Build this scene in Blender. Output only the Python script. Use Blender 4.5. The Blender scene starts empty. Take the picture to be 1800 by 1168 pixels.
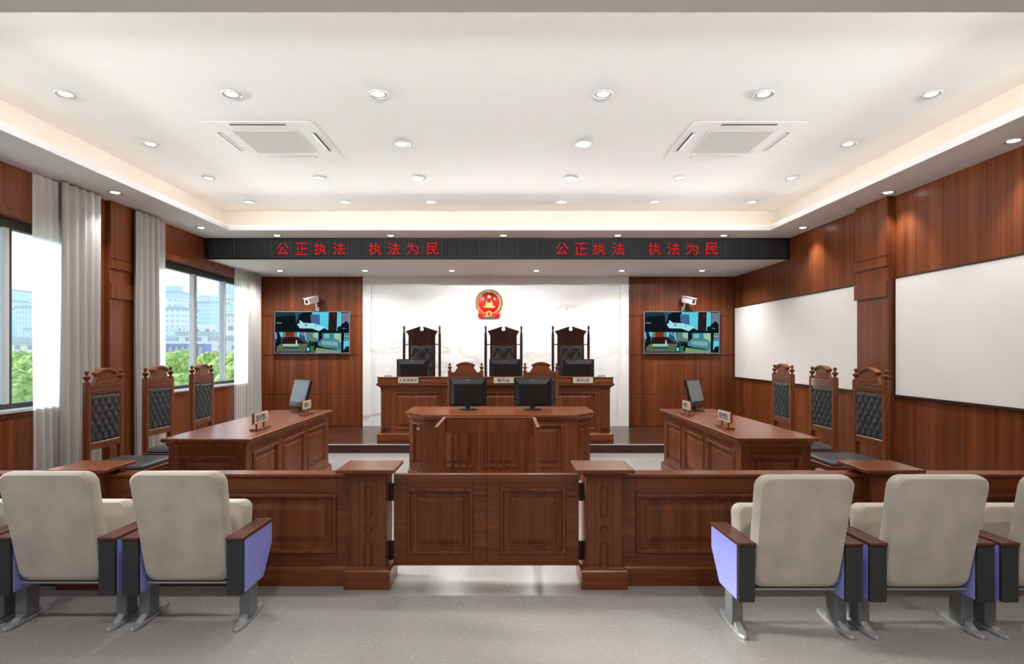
import bpy, bmesh, math, random
from mathutils import Vector, Matrix, noise
random.seed(7)
sc = bpy.context.scene
col = sc.collection
PI = math.pi

# ------------------------------------------------------------------ materials
def new_mat(name):
    m = bpy.data.materials.new(name); m.use_nodes = True
    nt = m.node_tree; nt.nodes.clear()
    out = nt.nodes.new('ShaderNodeOutputMaterial')
    return m, nt, out
def N(nt, t, **kw):
    n = nt.nodes.new(t)
    for k, v in kw.items():
        if hasattr(n, k): setattr(n, k, v)
    return n
def L(nt, a, b): nt.links.new(a, b)
def bsdf(nt, out, color=(.8,.8,.8), rough=.5, metal=0., spec=.5, **kw):
    b = N(nt, 'ShaderNodeBsdfPrincipled')
    b.inputs['Base Color'].default_value = (*color, 1)
    b.inputs['Roughness'].default_value = rough
    b.inputs['Metallic'].default_value = metal
    b.inputs['Specular IOR Level'].default_value = spec
    for k, v in kw.items(): b.inputs[k].default_value = v
    L(nt, b.outputs[0], out.inputs[0])
    return b
def ramp(nt, stops):
    r = N(nt, 'ShaderNodeValToRGB')
    e = r.color_ramp.elements
    while len(e) < len(stops): e.new(.5)
    for el, (p, c) in zip(e, stops): el.position = p; el.color = (*c, 1)
    return r
def coords(nt, scale, kind='Object'):
    tc = N(nt, 'ShaderNodeTexCoord'); mp = N(nt, 'ShaderNodeMapping')
    mp.inputs['Scale'].default_value = scale
    L(nt, tc.outputs[kind], mp.inputs[0])
    return mp.outputs[0]
def noise_n(nt, vec, scale=1., detail=2., rough=.5):
    n = N(nt, 'ShaderNodeTexNoise'); n.inputs['Scale'].default_value = scale
    n.inputs['Detail'].default_value = detail; n.inputs['Roughness'].default_value = rough
    L(nt, vec, n.inputs['Vector']); return n
def plain(name, color, rough=.5, metal=0., spec=.5, bump=0., bscale=200., var=.04):
    m, nt, out = new_mat(name)
    b = bsdf(nt, out, color, rough, metal, spec)
    n = noise_n(nt, coords(nt, (1,1,1)), bscale, 3)
    r = ramp(nt, [(.3, tuple(c*(1-var) for c in color)), (.7, tuple(min(1, c*(1+var)) for c in color))])
    L(nt, n.outputs[0], r.inputs[0]); L(nt, r.outputs[0], b.inputs['Base Color'])
    if bump:
        bp = N(nt, 'ShaderNodeBump'); bp.inputs['Strength'].default_value = bump; bp.inputs['Distance'].default_value = .002
        L(nt, n.outputs[0], bp.inputs['Height']); L(nt, bp.outputs[0], b.inputs['Normal'])
    return m
def wood(name, axis, dark, mid, light, rough=.3, fine=60., stripe=14., spec=.32):
    m, nt, out = new_mat(name)
    b = bsdf(nt, out, mid, rough, 0, spec)
    i = 'xyz'.index(axis)
    s1 = [fine]*3; s1[i] = fine*.02
    s2 = [stripe]*3; s2[i] = stripe*.008
    s3 = [3.]*3; s3[i] = .35
    n1 = noise_n(nt, coords(nt, s1), 1, 4, .6)
    n2 = noise_n(nt, coords(nt, s2), 1, 3, .6)
    n3 = noise_n(nt, coords(nt, s3), 1, 2)
    a = N(nt, 'ShaderNodeMath', operation='MULTIPLY'); L(nt, n1.outputs[0], a.inputs[0]); a.inputs[1].default_value = .35
    c = N(nt, 'ShaderNodeMath', operation='MULTIPLY_ADD'); L(nt, n2.outputs[0], c.inputs[0]); c.inputs[1].default_value = .45; L(nt, a.outputs[0], c.inputs[2])
    d = N(nt, 'ShaderNodeMath', operation='MULTIPLY_ADD'); L(nt, n3.outputs[0], d.inputs[0]); d.inputs[1].default_value = .2; L(nt, c.outputs[0], d.inputs[2])
    r = ramp(nt, [(.36, dark), (.5, mid), (.64, light)])
    L(nt, d.outputs[0], r.inputs[0]); L(nt, r.outputs[0], b.inputs['Base Color'])
    bp = N(nt, 'ShaderNodeBump'); bp.inputs['Strength'].default_value = .04; bp.inputs['Distance'].default_value = .001
    L(nt, n1.outputs[0], bp.inputs['Height']); L(nt, bp.outputs[0], b.inputs['Normal'])
    return m
WD, WM, WL = (.082,.020,.0062), (.150,.040,.0115), (.235,.069,.020)
M = {}
for ax in 'xyz':
    M['w'+ax] = wood('mahogany_'+ax, ax, WD, WM, WL, .42 if ax == 'z' else .26)
    M['j'+ax] = wood('dark_mahogany_'+ax, ax, (.030,.007,.004), (.055,.013,.007), (.09,.022,.010), .35)
    M['c'+ax] = wood('chair_wood_'+ax, ax, (.10,.028,.010), (.165,.048,.017), (.235,.074,.027), .28, 80, 30)
M['wallwood'] = wood('wall_veneer', 'z', (.075,.019,.007), (.150,.039,.012), (.235,.066,.020), .32, 30, 13)
M['daiswood'] = wood('dais_floor_wood', 'x', (.035,.013,.009), (.05,.019,.013), (.07,.028,.018), .22, 30, 10)
M['white'] = plain('ceiling_paint', (.91,.908,.90), .8, spec=.2, var=.01, bscale=5)
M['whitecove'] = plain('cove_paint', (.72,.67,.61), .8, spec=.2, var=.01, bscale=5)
M['board'] = plain('white_panel_board', (.80,.78,.755), .45, var=.015, bscale=2)
M['black'] = plain('black_plastic', (.010,.010,.010), .45, spec=.25)
M['bezelgrey'] = plain('bezel_grey', (.20,.185,.17), .35, .3)
M['nosing'] = plain('grey_nosing', (.22,.21,.20), .5)
M['blackmatte'] = plain('matte_black_panel', (.022,.022,.024), .6)
M['logo'] = plain('silver_badge', (.8,.8,.8), .3)
M['leather'] = plain('black_leather', (.028,.031,.034), .38, bump=.25, bscale=260, var=.15)
M['brass'] = plain('brass_nails', (.75,.62,.45), .3, 1.)
M['bronze'] = plain('dark_bronze', (.05,.035,.028), .4, .8)
M['alu'] = plain('brushed_aluminium', (.62,.62,.62), .35, .6)
M['frame'] = plain('window_frame_dark', (.035,.032,.03), .4, .3)
M['sash'] = plain('window_sash_grey', (.55,.56,.57), .4, .2)
M['steel'] = plain('grey_painted_steel', (.17,.18,.185), .4, .1)
M['foot'] = plain('cast_foot_grey', (.30,.31,.32), .4, .1)
M['blue'] = plain('blue_fabric_panel', (.27,.29,.74), .8, bump=.3, bscale=500)
M['armwood'] = wood('armrest_wood', 'y', (.045,.012,.007), (.075,.022,.012), (.11,.034,.018), .35)
M['plate'] = plain('cream_plate', (.66,.57,.46), .5)
M['ink'] = plain('black_ink', (.01,.01,.01), .6)
M['camwhite'] = plain('camera_white', (.82,.8,.78), .35)
M['glassdark'] = plain('dark_lens', (.01,.01,.012), .08)
M['inlay'] = plain('dark_inlay', (.03,.012,.008), .5)
M['gold'] = plain('emblem_gold', (.85,.62,.22), .28, 1., var=.2, bscale=60)
M['red'] = plain('emblem_red', (.70,.004,.004), .35, var=.05)
M['paper'] = plain('paper_white', (.8,.78,.74), .7)
M['grout'] = plain('seam_dark', (.04,.012,.006), .6)

def fabric():
    m, nt, out = new_mat('beige_velvet')
    b = bsdf(nt, out, (.55,.5,.42), .9, spec=.15)
    b.inputs['Sheen Weight'].default_value = .35; b.inputs['Sheen Roughness'].default_value = .4
    n = noise_n(nt, coords(nt, (1,1,1)), 6, 4); n2 = noise_n(nt, coords(nt, (1,1,1)), 420, 2)
    r = ramp(nt, [(.3, (.39,.345,.29)), (.7, (.50,.448,.38))])
    L(nt, n.outputs[0], r.inputs[0]); L(nt, r.outputs[0], b.inputs['Base Color'])
    bp = N(nt, 'ShaderNodeBump'); bp.inputs['Strength'].default_value = .5; bp.inputs['Distance'].default_value = .001
    L(nt, n2.outputs[0], bp.inputs['Height']); L(nt, bp.outputs[0], b.inputs['Normal'])
    return m
M['fabric'] = fabric()
def floor_mat():
    m, nt, out = new_mat('grey_speckled_floor')
    b = bsdf(nt, out, (.3,.29,.285), .3, spec=.5)
    v = coords(nt, (1,1,1))
    n1 = noise_n(nt, v, 200, 2, .6); n2 = noise_n(nt, v, 1.2, 3); n3 = noise_n(nt, v, 45, 2)
    r = ramp(nt, [(.32, (.235,.222,.214)), (.5, (.305,.292,.283)), (.68, (.340,.328,.32))])
    a = N(nt, 'ShaderNodeMath', operation='MULTIPLY_ADD'); L(nt, n2.outputs[0], a.inputs[0]); a.inputs[1].default_value = .22; L(nt, n1.outputs[0], a.inputs[2])
    s = N(nt, 'ShaderNodeMath', operation='MULTIPLY_ADD'); L(nt, n3.outputs[0], s.inputs[0]); s.inputs[1].default_value = .25; L(nt, a.outputs[0], s.inputs[2])
    t = N(nt, 'ShaderNodeMath', operation='SUBTRACT'); L(nt, s.outputs[0], t.inputs[0]); t.inputs[1].default_value = .235
    L(nt, t.outputs[0], r.inputs[0]); L(nt, r.outputs[0], b.inputs['Base Color'])
    rr = N(nt, 'ShaderNodeMapRange'); L(nt, n3.outputs[0], rr.inputs[0]); rr.inputs[3].default_value = .18; rr.inputs[4].default_value = .32
    L(nt, rr.outputs[0], b.inputs['Roughness'])
    return m
M['floor'] = floor_mat()
def marble():
    m, nt, out = new_mat('white_marble')
    b = bsdf(nt, out, (.85,.85,.84), .18, spec=.5)
    v = coords(nt, (.55,1,1.1))
    w = noise_n(nt, v, 1.1, 6, .6)
    mx = N(nt, 'ShaderNodeVectorMath', operation='MULTIPLY_ADD')
    L(nt, w.outputs['Color'], mx.inputs[0]); mx.inputs[1].default_value = (1.3,1.3,1.3); L(nt, v, mx.inputs[2])
    vo = N(nt, 'ShaderNodeTexVoronoi', feature='DISTANCE_TO_EDGE'); vo.inputs['Scale'].default_value = .55
    L(nt, mx.outputs[0], vo.inputs['Vector'])
    r = ramp(nt, [(0., (.50,.49,.48)), (.012, (.72,.715,.705)), (.035, (.86,.857,.85))])
    L(nt, vo.outputs[0], r.inputs[0])
    n2 = noise_n(nt, v, .9, 3)
    mk = ramp(nt, [(.42, (0,0,0)), (.62, (1,1,1))]); L(nt, n2.outputs[0], mk.inputs[0])
    mix = N(nt, 'ShaderNodeMix', data_type='RGBA'); L(nt, mk.outputs[0], mix.inputs[0])
    L(nt, r.outputs[0], mix.inputs[7]); mix.inputs[6].default_value = (.86,.857,.85,1)
    L(nt, mix.outputs[2], b.inputs['Base Color'])
    return m
M['marble'] = marble()
def emis(name, color, strength):
    m, nt, out = new_mat(name)
    e = N(nt, 'ShaderNodeEmission'); e.inputs[0].default_value = (*color, 1); e.inputs[1].default_value = strength
    L(nt, e.outputs[0], out.inputs[0]); return m
M['lens'] = emis('lamp_lens', (1,.97,.92), 12.)
M['led'] = emis('warm_led_tape', (1,.80,.60), 3.)
M['redled'] = emis('red_led', (1,.012,.012), .62)
def led_panel():
    m, nt, out = new_mat('led_matrix')
    b = bsdf(nt, out, (.02,.02,.02), .6, spec=.05)
    tc = N(nt, 'ShaderNodeTexCoord'); sp = N(nt, 'ShaderNodeSeparateXYZ'); L(nt, tc.outputs['Object'], sp.inputs[0])
    acc = None
    for ch, per, wd in ((0, .036, .22), (2, .036, .22), (0, .288, .05)):
        d = N(nt, 'ShaderNodeMath', operation='DIVIDE'); L(nt, sp.outputs[ch], d.inputs[0]); d.inputs[1].default_value = per
        f = N(nt, 'ShaderNodeMath', operation='FRACT'); L(nt, d.outputs[0], f.inputs[0])
        g = N(nt, 'ShaderNodeMath', operation='LESS_THAN'); L(nt, f.outputs[0], g.inputs[0]); g.inputs[1].default_value = wd
        if acc is None: acc = g.outputs[0]
        else:
            x = N(nt, 'ShaderNodeMath', operation='MAXIMUM'); L(nt, acc, x.inputs[0]); L(nt, g.outputs[0], x.inputs[1]); acc = x.outputs[0]
    mix = N(nt, 'ShaderNodeMix', data_type='RGBA'); L(nt, acc, mix.inputs[0])
    mix.inputs[6].default_value = (.02,.021,.022,1); mix.inputs[7].default_value = (.065,.067,.068,1)
    L(nt, mix.outputs[2], b.inputs['Base Color']); return m
M['ledpanel'] = led_panel()
def grille():
    m, nt, out = new_mat('fine_grille')
    b = bsdf(nt, out, (.7,.7,.7), .5)
    tc = N(nt, 'ShaderNodeTexCoord'); sp = N(nt, 'ShaderNodeSeparateXYZ'); L(nt, tc.outputs['Object'], sp.inputs[0])
    d = N(nt, 'ShaderNodeMath', operation='DIVIDE'); L(nt, sp.outputs[0], d.inputs[0]); d.inputs[1].default_value = .018
    f = N(nt, 'ShaderNodeMath', operation='FRACT'); L(nt, d.outputs[0], f.inputs[0])
    g = N(nt, 'ShaderNodeMath', operation='LESS_THAN'); L(nt, f.outputs[0], g.inputs[0]); g.inputs[1].default_value = .3
    mix = N(nt, 'ShaderNodeMix', data_type='RGBA'); L(nt, g.outputs[0], mix.inputs[0])
    mix.inputs[6].default_value = (.72,.715,.7,1); mix.inputs[7].default_value = (.42,.415,.41,1)
    L(nt, mix.outputs[2], b.inputs['Base Color']); return m
M['grille'] = grille()
def glass():
    m, nt, out = new_mat('window_glass')
    t = N(nt, 'ShaderNodeBsdfTransparent'); t.inputs[0].default_value = (.95,.97,.97,1)
    g = N(nt, 'ShaderNodeBsdfGlossy'); g.inputs[1].default_value = .02
    lw_ = N(nt, 'ShaderNodeLayerWeight'); lw_.inputs[0].default_value = .3
    pw = N(nt, 'ShaderNodeMath', operation='POWER'); L(nt, lw_.outputs[1], pw.inputs[0]); pw.inputs[1].default_value = 4
    f = N(nt, 'ShaderNodeMath', operation='MULTIPLY_ADD'); L(nt, pw.outputs[0], f.inputs[0]); f.inputs[1].default_value = .35; f.inputs[2].default_value = .03
    x = N(nt, 'ShaderNodeMixShader'); L(nt, f.outputs[0], x.inputs[0]); L(nt, t.outputs[0], x.inputs[1]); L(nt, g.outputs[0], x.inputs[2])
    L(nt, x.outputs[0], out.inputs[0]); return m
M['glass'] = glass()
def cloth(name, color, trans, transp):
    m, nt, out = new_mat(name)
    d = N(nt, 'ShaderNodeBsdfDiffuse'); d.inputs[0].default_value = (*color, 1)
    t = N(nt, 'ShaderNodeBsdfTranslucent'); t.inputs[0].default_value = (*color, 1)
    x = N(nt, 'ShaderNodeMixShader'); x.inputs[0].default_value = trans
    L(nt, d.outputs[0], x.inputs[1]); L(nt, t.outputs[0], x.inputs[2])
    n = noise_n(nt, coords(nt, (1,1,1)), 300, 2)
    bp = N(nt, 'ShaderNodeBump'); bp.inputs['Strength'].default_value = .2; bp.inputs['Distance'].default_value = .001
    L(nt, n.outputs[0], bp.inputs['Height']); L(nt, bp.outputs[0], d.inputs['Normal'])
    o = x.outputs[0]
    if transp:
        p = N(nt, 'ShaderNodeBsdfTransparent'); y = N(nt, 'ShaderNodeMixShader'); y.inputs[0].default_value = transp
        L(nt, o, y.inputs[1]); L(nt, p.outputs[0], y.inputs[2]); o = y.outputs[0]
    L(nt, o, out.inputs[0]); return m
M['drape'] = cloth('grey_drape', (.46,.435,.415), .10, 0)
M['sheer'] = cloth('white_sheer', (.95,.95,.95), .55, .22)
def screen_mat():
    m, nt, out = new_mat('dark_screen_glass'); bsdf(nt, out, (.075,.073,.07), .12, spec=.8); return m
M['screen'] = screen_mat()
def windows_mat(name, wall, win, px, pz, wx, wz):
    m, nt, out = new_mat(name)
    b = bsdf(nt, out, wall, .7)
    tc = N(nt, 'ShaderNodeTexCoord'); sp = N(nt, 'ShaderNodeSeparateXYZ'); L(nt, tc.outputs['Object'], sp.inputs[0])
    ad = N(nt, 'ShaderNodeMath', operation='ADD'); L(nt, sp.outputs[0], ad.inputs[0]); L(nt, sp.outputs[1], ad.inputs[1])
    gs = []
    for src, per, wd in ((ad.outputs[0], px, wx), (sp.outputs[2], pz, wz)):
        d = N(nt, 'ShaderNodeMath', operation='DIVIDE'); L(nt, src, d.inputs[0]); d.inputs[1].default_value = per
        f = N(nt, 'ShaderNodeMath', operation='FRACT'); L(nt, d.outputs[0], f.inputs[0])
        g = N(nt, 'ShaderNodeMath', operation='LESS_THAN'); L(nt, f.outputs[0], g.inputs[0]); g.inputs[1].default_value = wd
        gs.append(g.outputs[0])
    mu = N(nt, 'ShaderNodeMath', operation='MULTIPLY'); L(nt, gs[0], mu.inputs[0]); L(nt, gs[1], mu.inputs[1])
    mix = N(nt, 'ShaderNodeMix', data_type='RGBA'); L(nt, mu.outputs[0], mix.inputs[0])
    mix.inputs[6].default_value = (*wall, 1); mix.inputs[7].default_value = (*win, 1)
    L(nt, mix.outputs[2], b.inputs['Base Color']); return m
M['bldA'] = windows_mat('hazed_white_tower_wall', (.88,.87,.86), (.60,.66,.74), 3.2, 3.1, .55, .5)  # window tone paled, distance haze put into the colour
M['bldB'] = windows_mat('hazed_blue_tower_wall', (.78,.85,.93), (.60,.71,.86), 2.2, 3.4, .7, .8)  # wall and window blues paled to carry the distance haze
M['bldC'] = windows_mat('cream_block_wall', (.86,.82,.77), (.42,.45,.52), 4., 3., .45, .45)
M['bldR'] = plain('roof_grey', (.55,.56,.58), .8)
M['arc'] = plain('arcade_violet', (.35,.34,.55), .7)
def leaves():
    m, nt, out = new_mat('tree_leaves')
    b = bsdf(nt, out, (.2,.35,.05), .8, spec=.1)
    n = noise_n(nt, coords(nt, (1,1,1)), 1.6, 5, .75)
    r = ramp(nt, [(.36, (.16,.28,.05)), (.5, (.42,.56,.14)), (.62, (.70,.80,.30))])
    L(nt, n.outputs[0], r.inputs[0]); L(nt, r.outputs[0], b.inputs['Base Color'])
    bp = N(nt, 'ShaderNodeBump'); bp.inputs['Strength'].default_value = 1; bp.inputs['Distance'].default_value = .4
    L(nt, n.outputs[0], bp.inputs['Height']); L(nt, bp.outputs[0], b.inputs['Normal'])
    return m
M['leaves'] = leaves()
M['bark'] = plain('bark', (.12,.08,.05), .9)
M['ground'] = plain('park_ground', (.30,.40,.20), .9, var=.3, bscale=.05)
for k, c in dict(k0=(.004,.008,.012), k1=(.01,.035,.05), k2=(.10,.55,.70), k3=(.02,.08,.12), k4=(.05,.12,.26), k5=(.32,.68,.78),
                 k6=(.02,.012,.01), k7=(.14,.18,.26), k8=(.17,.03,.008), k9=(.20,.18,.08), ka=(.22,.35,.6), kb=(.03,.006,.008),
                 kc=(.10,.12,.07), kd=(.30,.5,.36), ke=(.10,.2,.16), kf=(.04,.22,.28), kg=(.08,.2,.22), kh=(.17,.28,.15),
                 ki=(.04,.14,.04), kj=(.20,.42,.45)).items():
    M[k] = emis('picture_'+k, c, 1.)

# ------------------------------------------------------------------ mesh builder
class MB:
    def __init__(s): s.bm = bmesh.new(); s.mi = 0
    def face(s, vs):
        try: f = s.bm.faces.new(vs); f.material_index = s.mi; return f
        except ValueError: return None
    def loft(s, loops, cap=True, closed=True):
        vl = [[s.bm.verts.new(p) for p in lp] for lp in loops]
        n = len(vl[0])
        for a, b in zip(vl, vl[1:]):
            for i in range(n if closed else n-1):
                j = (i+1) % n; s.face((a[i], a[j], b[j], b[i]))
        if cap: s.face(vl[0][::-1]); s.face(vl[-1])
        return s
    def box(s, x0, x1, y0, y1, z0, z1):
        return s.loft([[(x0,y0,z),(x1,y0,z),(x1,y1,z),(x0,y1,z)] for z in (z0, z1)])
    def prism(s, pts, axis, lo, hi):
        f = {'x': lambda p, t: (t, p[0], p[1]), 'y': lambda p, t: (p[0], t, p[1]), 'z': lambda p, t: (p[0], p[1], t)}[axis]
        return s.loft([[f(p, t) for p in pts] for t in (lo, hi)])
    def lathe(s, prof, cx, cy, n=16, cap=True):
        return s.loft([[(cx+r*math.cos(2*PI*i/n), cy+r*math.sin(2*PI*i/n), z) for i in range(n)] for r, z in prof], cap)
    def lathe_y(s, prof, cx, cz, n=24, cap=True):
        return s.loft([[(cx+r*math.cos(2*PI*i/n), y, cz+r*math.sin(2*PI*i/n)) for i in range(n)] for r, y in prof], cap)
    def tube(s, path, r, n=8, up=(0,0,1), closed=False):
        P = [Vector(p) for p in path]; loops = []
        for i, p in enumerate(P):
            a = P[i-1] if (i > 0 or closed) else P[i]; b = P[(i+1) % len(P)] if (i < len(P)-1 or closed) else P[i]
            t = (b-a).normalized(); u = Vector(up); 
            if abs(t.dot(u)) > .98: u = Vector((1,0,0))
            e1 = t.cross(u).normalized(); e2 = t.cross(e1)
            rr = r[i] if isinstance(r, (list, tuple)) else r
            loops.append([tuple(p + e1*rr*math.cos(2*PI*k/n) + e2*rr*math.sin(2*PI*k/n)) for k in range(n)])
        if closed: loops.append(loops[0])
        return s.loft(loops, not closed)
    def rings(s, O, U, V, Nn, u0, u1, v0, v1, prof):
        """nested rectangles: prof = (inset, height along N)"""
        O, U, V, Nn = map(Vector, (O, U, V, Nn)); loops = []
        for ins, h in prof:
            loops.append([tuple(O + U*u + V*v + Nn*h) for u, v in ((u0+ins,v0+ins),(u1-ins,v0+ins),(u1-ins,v1-ins),(u0+ins,v1-ins))])
        s.loft(loops, cap=False)
        vs = list(s.bm.verts)[-4:]; s.face(vs); return s
    def build(s, name, mats, parent=None, bevel=0., seg=1, smooth=False, world=True, xf=None):
        if not isinstance(mats, (list, tuple)): mats = [mats]
        if xf is not None: s.bm.transform(xf)
        if parent is not None and world: s.bm.transform(Matrix.Translation(-parent_loc(parent)))
        bmesh.ops.recalc_face_normals(s.bm, faces=s.bm.faces)
        me = bpy.data.meshes.new(name); s.bm.to_mesh(me); s.bm.free()
        for m in mats: me.materials.append(M[m])
        if smooth: me.polygons.foreach_set('use_smooth', [True]*len(me.polygons))
        o = bpy.data.objects.new(name, me); col.objects.link(o)
        if parent is not None: o.parent = parent
        if bevel:
            b = o.modifiers.new('bevel', 'BEVEL'); b.width = bevel; b.segments = seg; b.limit_method = 'ANGLE'; b.angle_limit = .7
            b.harden_normals = False
        if smooth == 'auto':
            me.polygons.foreach_set('use_smooth', [True]*len(me.polygons))
            try: me.set_sharp_from_angle(angle=.6)
            except Exception: pass
        return o
def parent_loc(p):
    v = Vector((0,0,0))
    while p is not None: v += p.location; p = p.parent
    return v
def tag(o, label=None, cat=None, group=None, kind=None):
    if label: o['label'] = label
    if cat: o['category'] = cat
    if group: o['group'] = group
    if kind: o['kind'] = kind
    return o
def thing(name, loc, label, cat, group=None):
    o = bpy.data.objects.new(name, None); o.location = loc; o.empty_display_size = .1; col.objects.link(o)
    return tag(o, label, cat, group)
def copy_tree(o, parent=None):
    c = o.copy(); col.objects.link(c); c.parent = parent
    for ch in list(o.children): copy_tree(ch, c)
    return c
def place(proto, first, loc, rz, label, group=None):
    o = proto if first else copy_tree(proto)
    o.location = loc; o.rotation_euler = (0,0,rz); o['label'] = label
    if group: o['group'] = group
    return o
def struct(name, mb, mat, parent=None, **kw):
    o = mb.build(name, mat, parent, **kw); 
    if parent is None: o['kind'] = 'structure'
    return o
def text_mesh(body, size, name, mat, parent, mtx, depth=.001, spacing=1., width=None, height=None, bold=0.):
    cu = bpy.data.curves.new(name, 'FONT'); cu.body = body; cu.size = 1.; cu.align_x = 'LEFT'; cu.extrude = 0
    cu.space_character = spacing; cu.offset = bold; cu.resolution_u = 3
    t = bpy.data.objects.new(name, cu); col.objects.link(t)
    dg = bpy.context.evaluated_depsgraph_get(); dg.update()
    me = bpy.data.meshes.new_from_object(t.evaluated_get(dg)); bpy.data.objects.remove(t)
    bm = bmesh.new(); bm.from_mesh(me)
    if bm.verts:
        xs = [v.co.x for v in bm.verts]; ys = [v.co.y for v in bm.verts]
        cx, cy = (min(xs)+max(xs))/2, (min(ys)+max(ys))/2; w, h = max(xs)-min(xs), max(ys)-min(ys)
        sx = width/w if width else size; sy = height/h if height else size
        bm.transform(Matrix.Diagonal((sx, sy, 1, 1)) @ Matrix.Translation((-cx, -cy, 0)))
    r = bmesh.ops.extrude_face_region(bm, geom=list(bm.faces))
    bmesh.ops.translate(bm, vec=(0,0,depth), verts=[v for v in r['geom'] if isinstance(v, bmesh.types.BMVert)])
    bm.transform(mtx)
    if parent is not None: bm.transform(Matrix.Translation(-parent_loc(parent)))
    bmesh.ops.recalc_face_normals(bm, faces=bm.faces)
    me2 = bpy.data.meshes.new(name); bm.to_mesh(me2); bm.free(); me2.materials.append(M[mat])
    o = bpy.data.objects.new(name, me2); col.objects.link(o)
    if parent is not None: o.parent = parent
    return o
def face_mtx(origin, right, up):
    r, u = Vector(right).normalized(), Vector(up).normalized(); n = r.cross(u)
    m = Matrix((r, u, n)).transposed().to_4x4(); m.translation = Vector(origin); return m

PANEL = [(0,-.02),(0,.006),(.006,.010),(.016,.009),(.021,.0),(.025,-.013),(.038,-.016),(.040,-.022),(.058,-.022),(.062,-.016),(.085,-.006)]
def framed_face(parent, O, U, V, Nn, W, v0, v1, cols, p0, p1, thick, matv, math_, frame_name='frame', panel_name='panel', prof=PANEL, end0=0., end1=None, matp=None):
    """stiles and rails standing `thick` proud with raised panels set in the openings"""
    end1 = W if end1 is None else end1
    O, U, V, Nn = map(Vector, (O, U, V, Nn))
    def cell(mb, a, b, c, d):
        mb.loft([[tuple(O+U*x+V*y+Nn*h) for x, y in ((a,c),(b,c),(b,d),(a,d))] for h in (-thick, 0)])
    xs = [end0] + [c for pr in cols for c in pr] + [end1]
    for i in range(0, len(xs), 2): mb = MB(); cell(mb, xs[i], xs[i+1], v0, v1); mb.build('stile', matv, parent, bevel=.0015)
    for a, b in cols:
        for c, d in ((v0, p0), (p1, v1)): mb = MB(); cell(mb, a, b, c, d); mb.build('rail', math_, parent, bevel=.0015)
    for a, b in cols:
        mb = MB(); mb.rings(O, U, V, Nn, a, b, p0, p1, prof); mb.build(panel_name, matp or matv, parent)

# ------------------------------------------------------------------ room shell
XL, XR, YB, YF = -4.56, 4.36, 11.04, -4.2
ZC, ZS, ZL = 3.58, 3.274, 2.953
struct('floor', MB().box(XL-.3, XR+.3, YF, YB+.3, -.1, 0), 'floor')
struct('ceiling', MB().box(XL-.3, XR+.3, YF, YB+.3, ZC, ZC+.1), 'white')
# soffit ring with light trough
tx0, tx1, ty0, ty1 = -3.918, 3.805, 2.98, 8.356
def soffit(name, x0, x1, y0, y1): return struct(name, MB().box(x0, x1, y0, y1, ZS, ZS+.02), 'white')
g = .13
for nm, a in (('soffit_left', (XL, tx0-.015, YF, 8.93)), ('soffit_right', (tx1+.015, XR, YF, 8.93)),
              ('soffit_far', (tx0-.015, tx1+.015, ty1+.015, 8.93)), ('soffit_near', (tx0-.015, tx1+.015, YF, ty0-.015))):
    mb = MB().box(*a, ZS, ZS+.02)
    struct(nm, mb, 'white')
mb = MB()
mb.box(tx0-.015, tx0, ty0-.015, ty1+.015, ZS, 3.347); mb.box(tx1, tx1+.015, ty0-.015, ty1+.015, ZS, 3.347)
mb.box(tx0, tx1, ty1, ty1+.015, ZS, 3.347); mb.box(tx0, tx1, ty0-.015, ty0, ZS, 3.347)
struct('trim_1', mb, 'white')
mb = MB()
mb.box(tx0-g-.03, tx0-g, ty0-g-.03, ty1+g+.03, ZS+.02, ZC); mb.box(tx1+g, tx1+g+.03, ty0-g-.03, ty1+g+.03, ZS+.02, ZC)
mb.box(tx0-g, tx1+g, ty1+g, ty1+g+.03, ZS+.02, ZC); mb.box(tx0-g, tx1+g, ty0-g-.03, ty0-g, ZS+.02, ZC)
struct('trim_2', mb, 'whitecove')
t = MB()
t.box(tx0-.09, tx0-.06, ty0, ty1, ZS+.022, ZS+.034); t.box(tx1+.06, tx1+.09, ty0, ty1, ZS+.022, ZS+.034)
t.box(tx0, tx1, ty1+.06, ty1+.09, ZS+.022, ZS+.034); t.box(tx0, tx1, ty0-.09, ty0-.06, ZS+.022, ZS+.034)
tag(t.build('led_strip', 'led'), 'warm white light strip hidden in the ceiling recess trough', 'light strip')
# lowered ceiling over the bench
struct('ceiling_lower', MB().box(XL, XR, 8.99, YB, ZL, ZL+.03), 'white')
struct('wall_rear', MB().box(XL-.25, XR+.25, YF-.2, YF, 0, ZC), 'white')
# right wall
struct('wall_right', MB().box(XR, XR+.25, YF, YB+.3, 0, ZC), 'wallwood')
def pilaster(name, x0, x1, y0, y1, sgn):
    mb = MB().box(x0, x1, y0, y1, 0, ZS)
    xf = x0 if sgn < 0 else x1
    for z0, z1, p in ((2.50, 2.60, .02), (2.16, 2.33, .02)):
        mb.box(min(xf, xf+sgn*p), max(xf, xf+sgn*p), y0-.001, y1+.03, z0, z1)
    # stepped head piece
    mb.box(min(xf, xf+sgn*.012), max(xf, xf+sgn*.012), y0-.0005, y1+.015, 2.62, ZS)
    return struct(name, mb, 'wallwood', bevel=.002)
pilaster('pilaster_right', 4.277, XR, 6.51, 7.09, -1)
pilaster('pilaster_right', 4.277, XR, 2.4, 2.98, -1)
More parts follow.
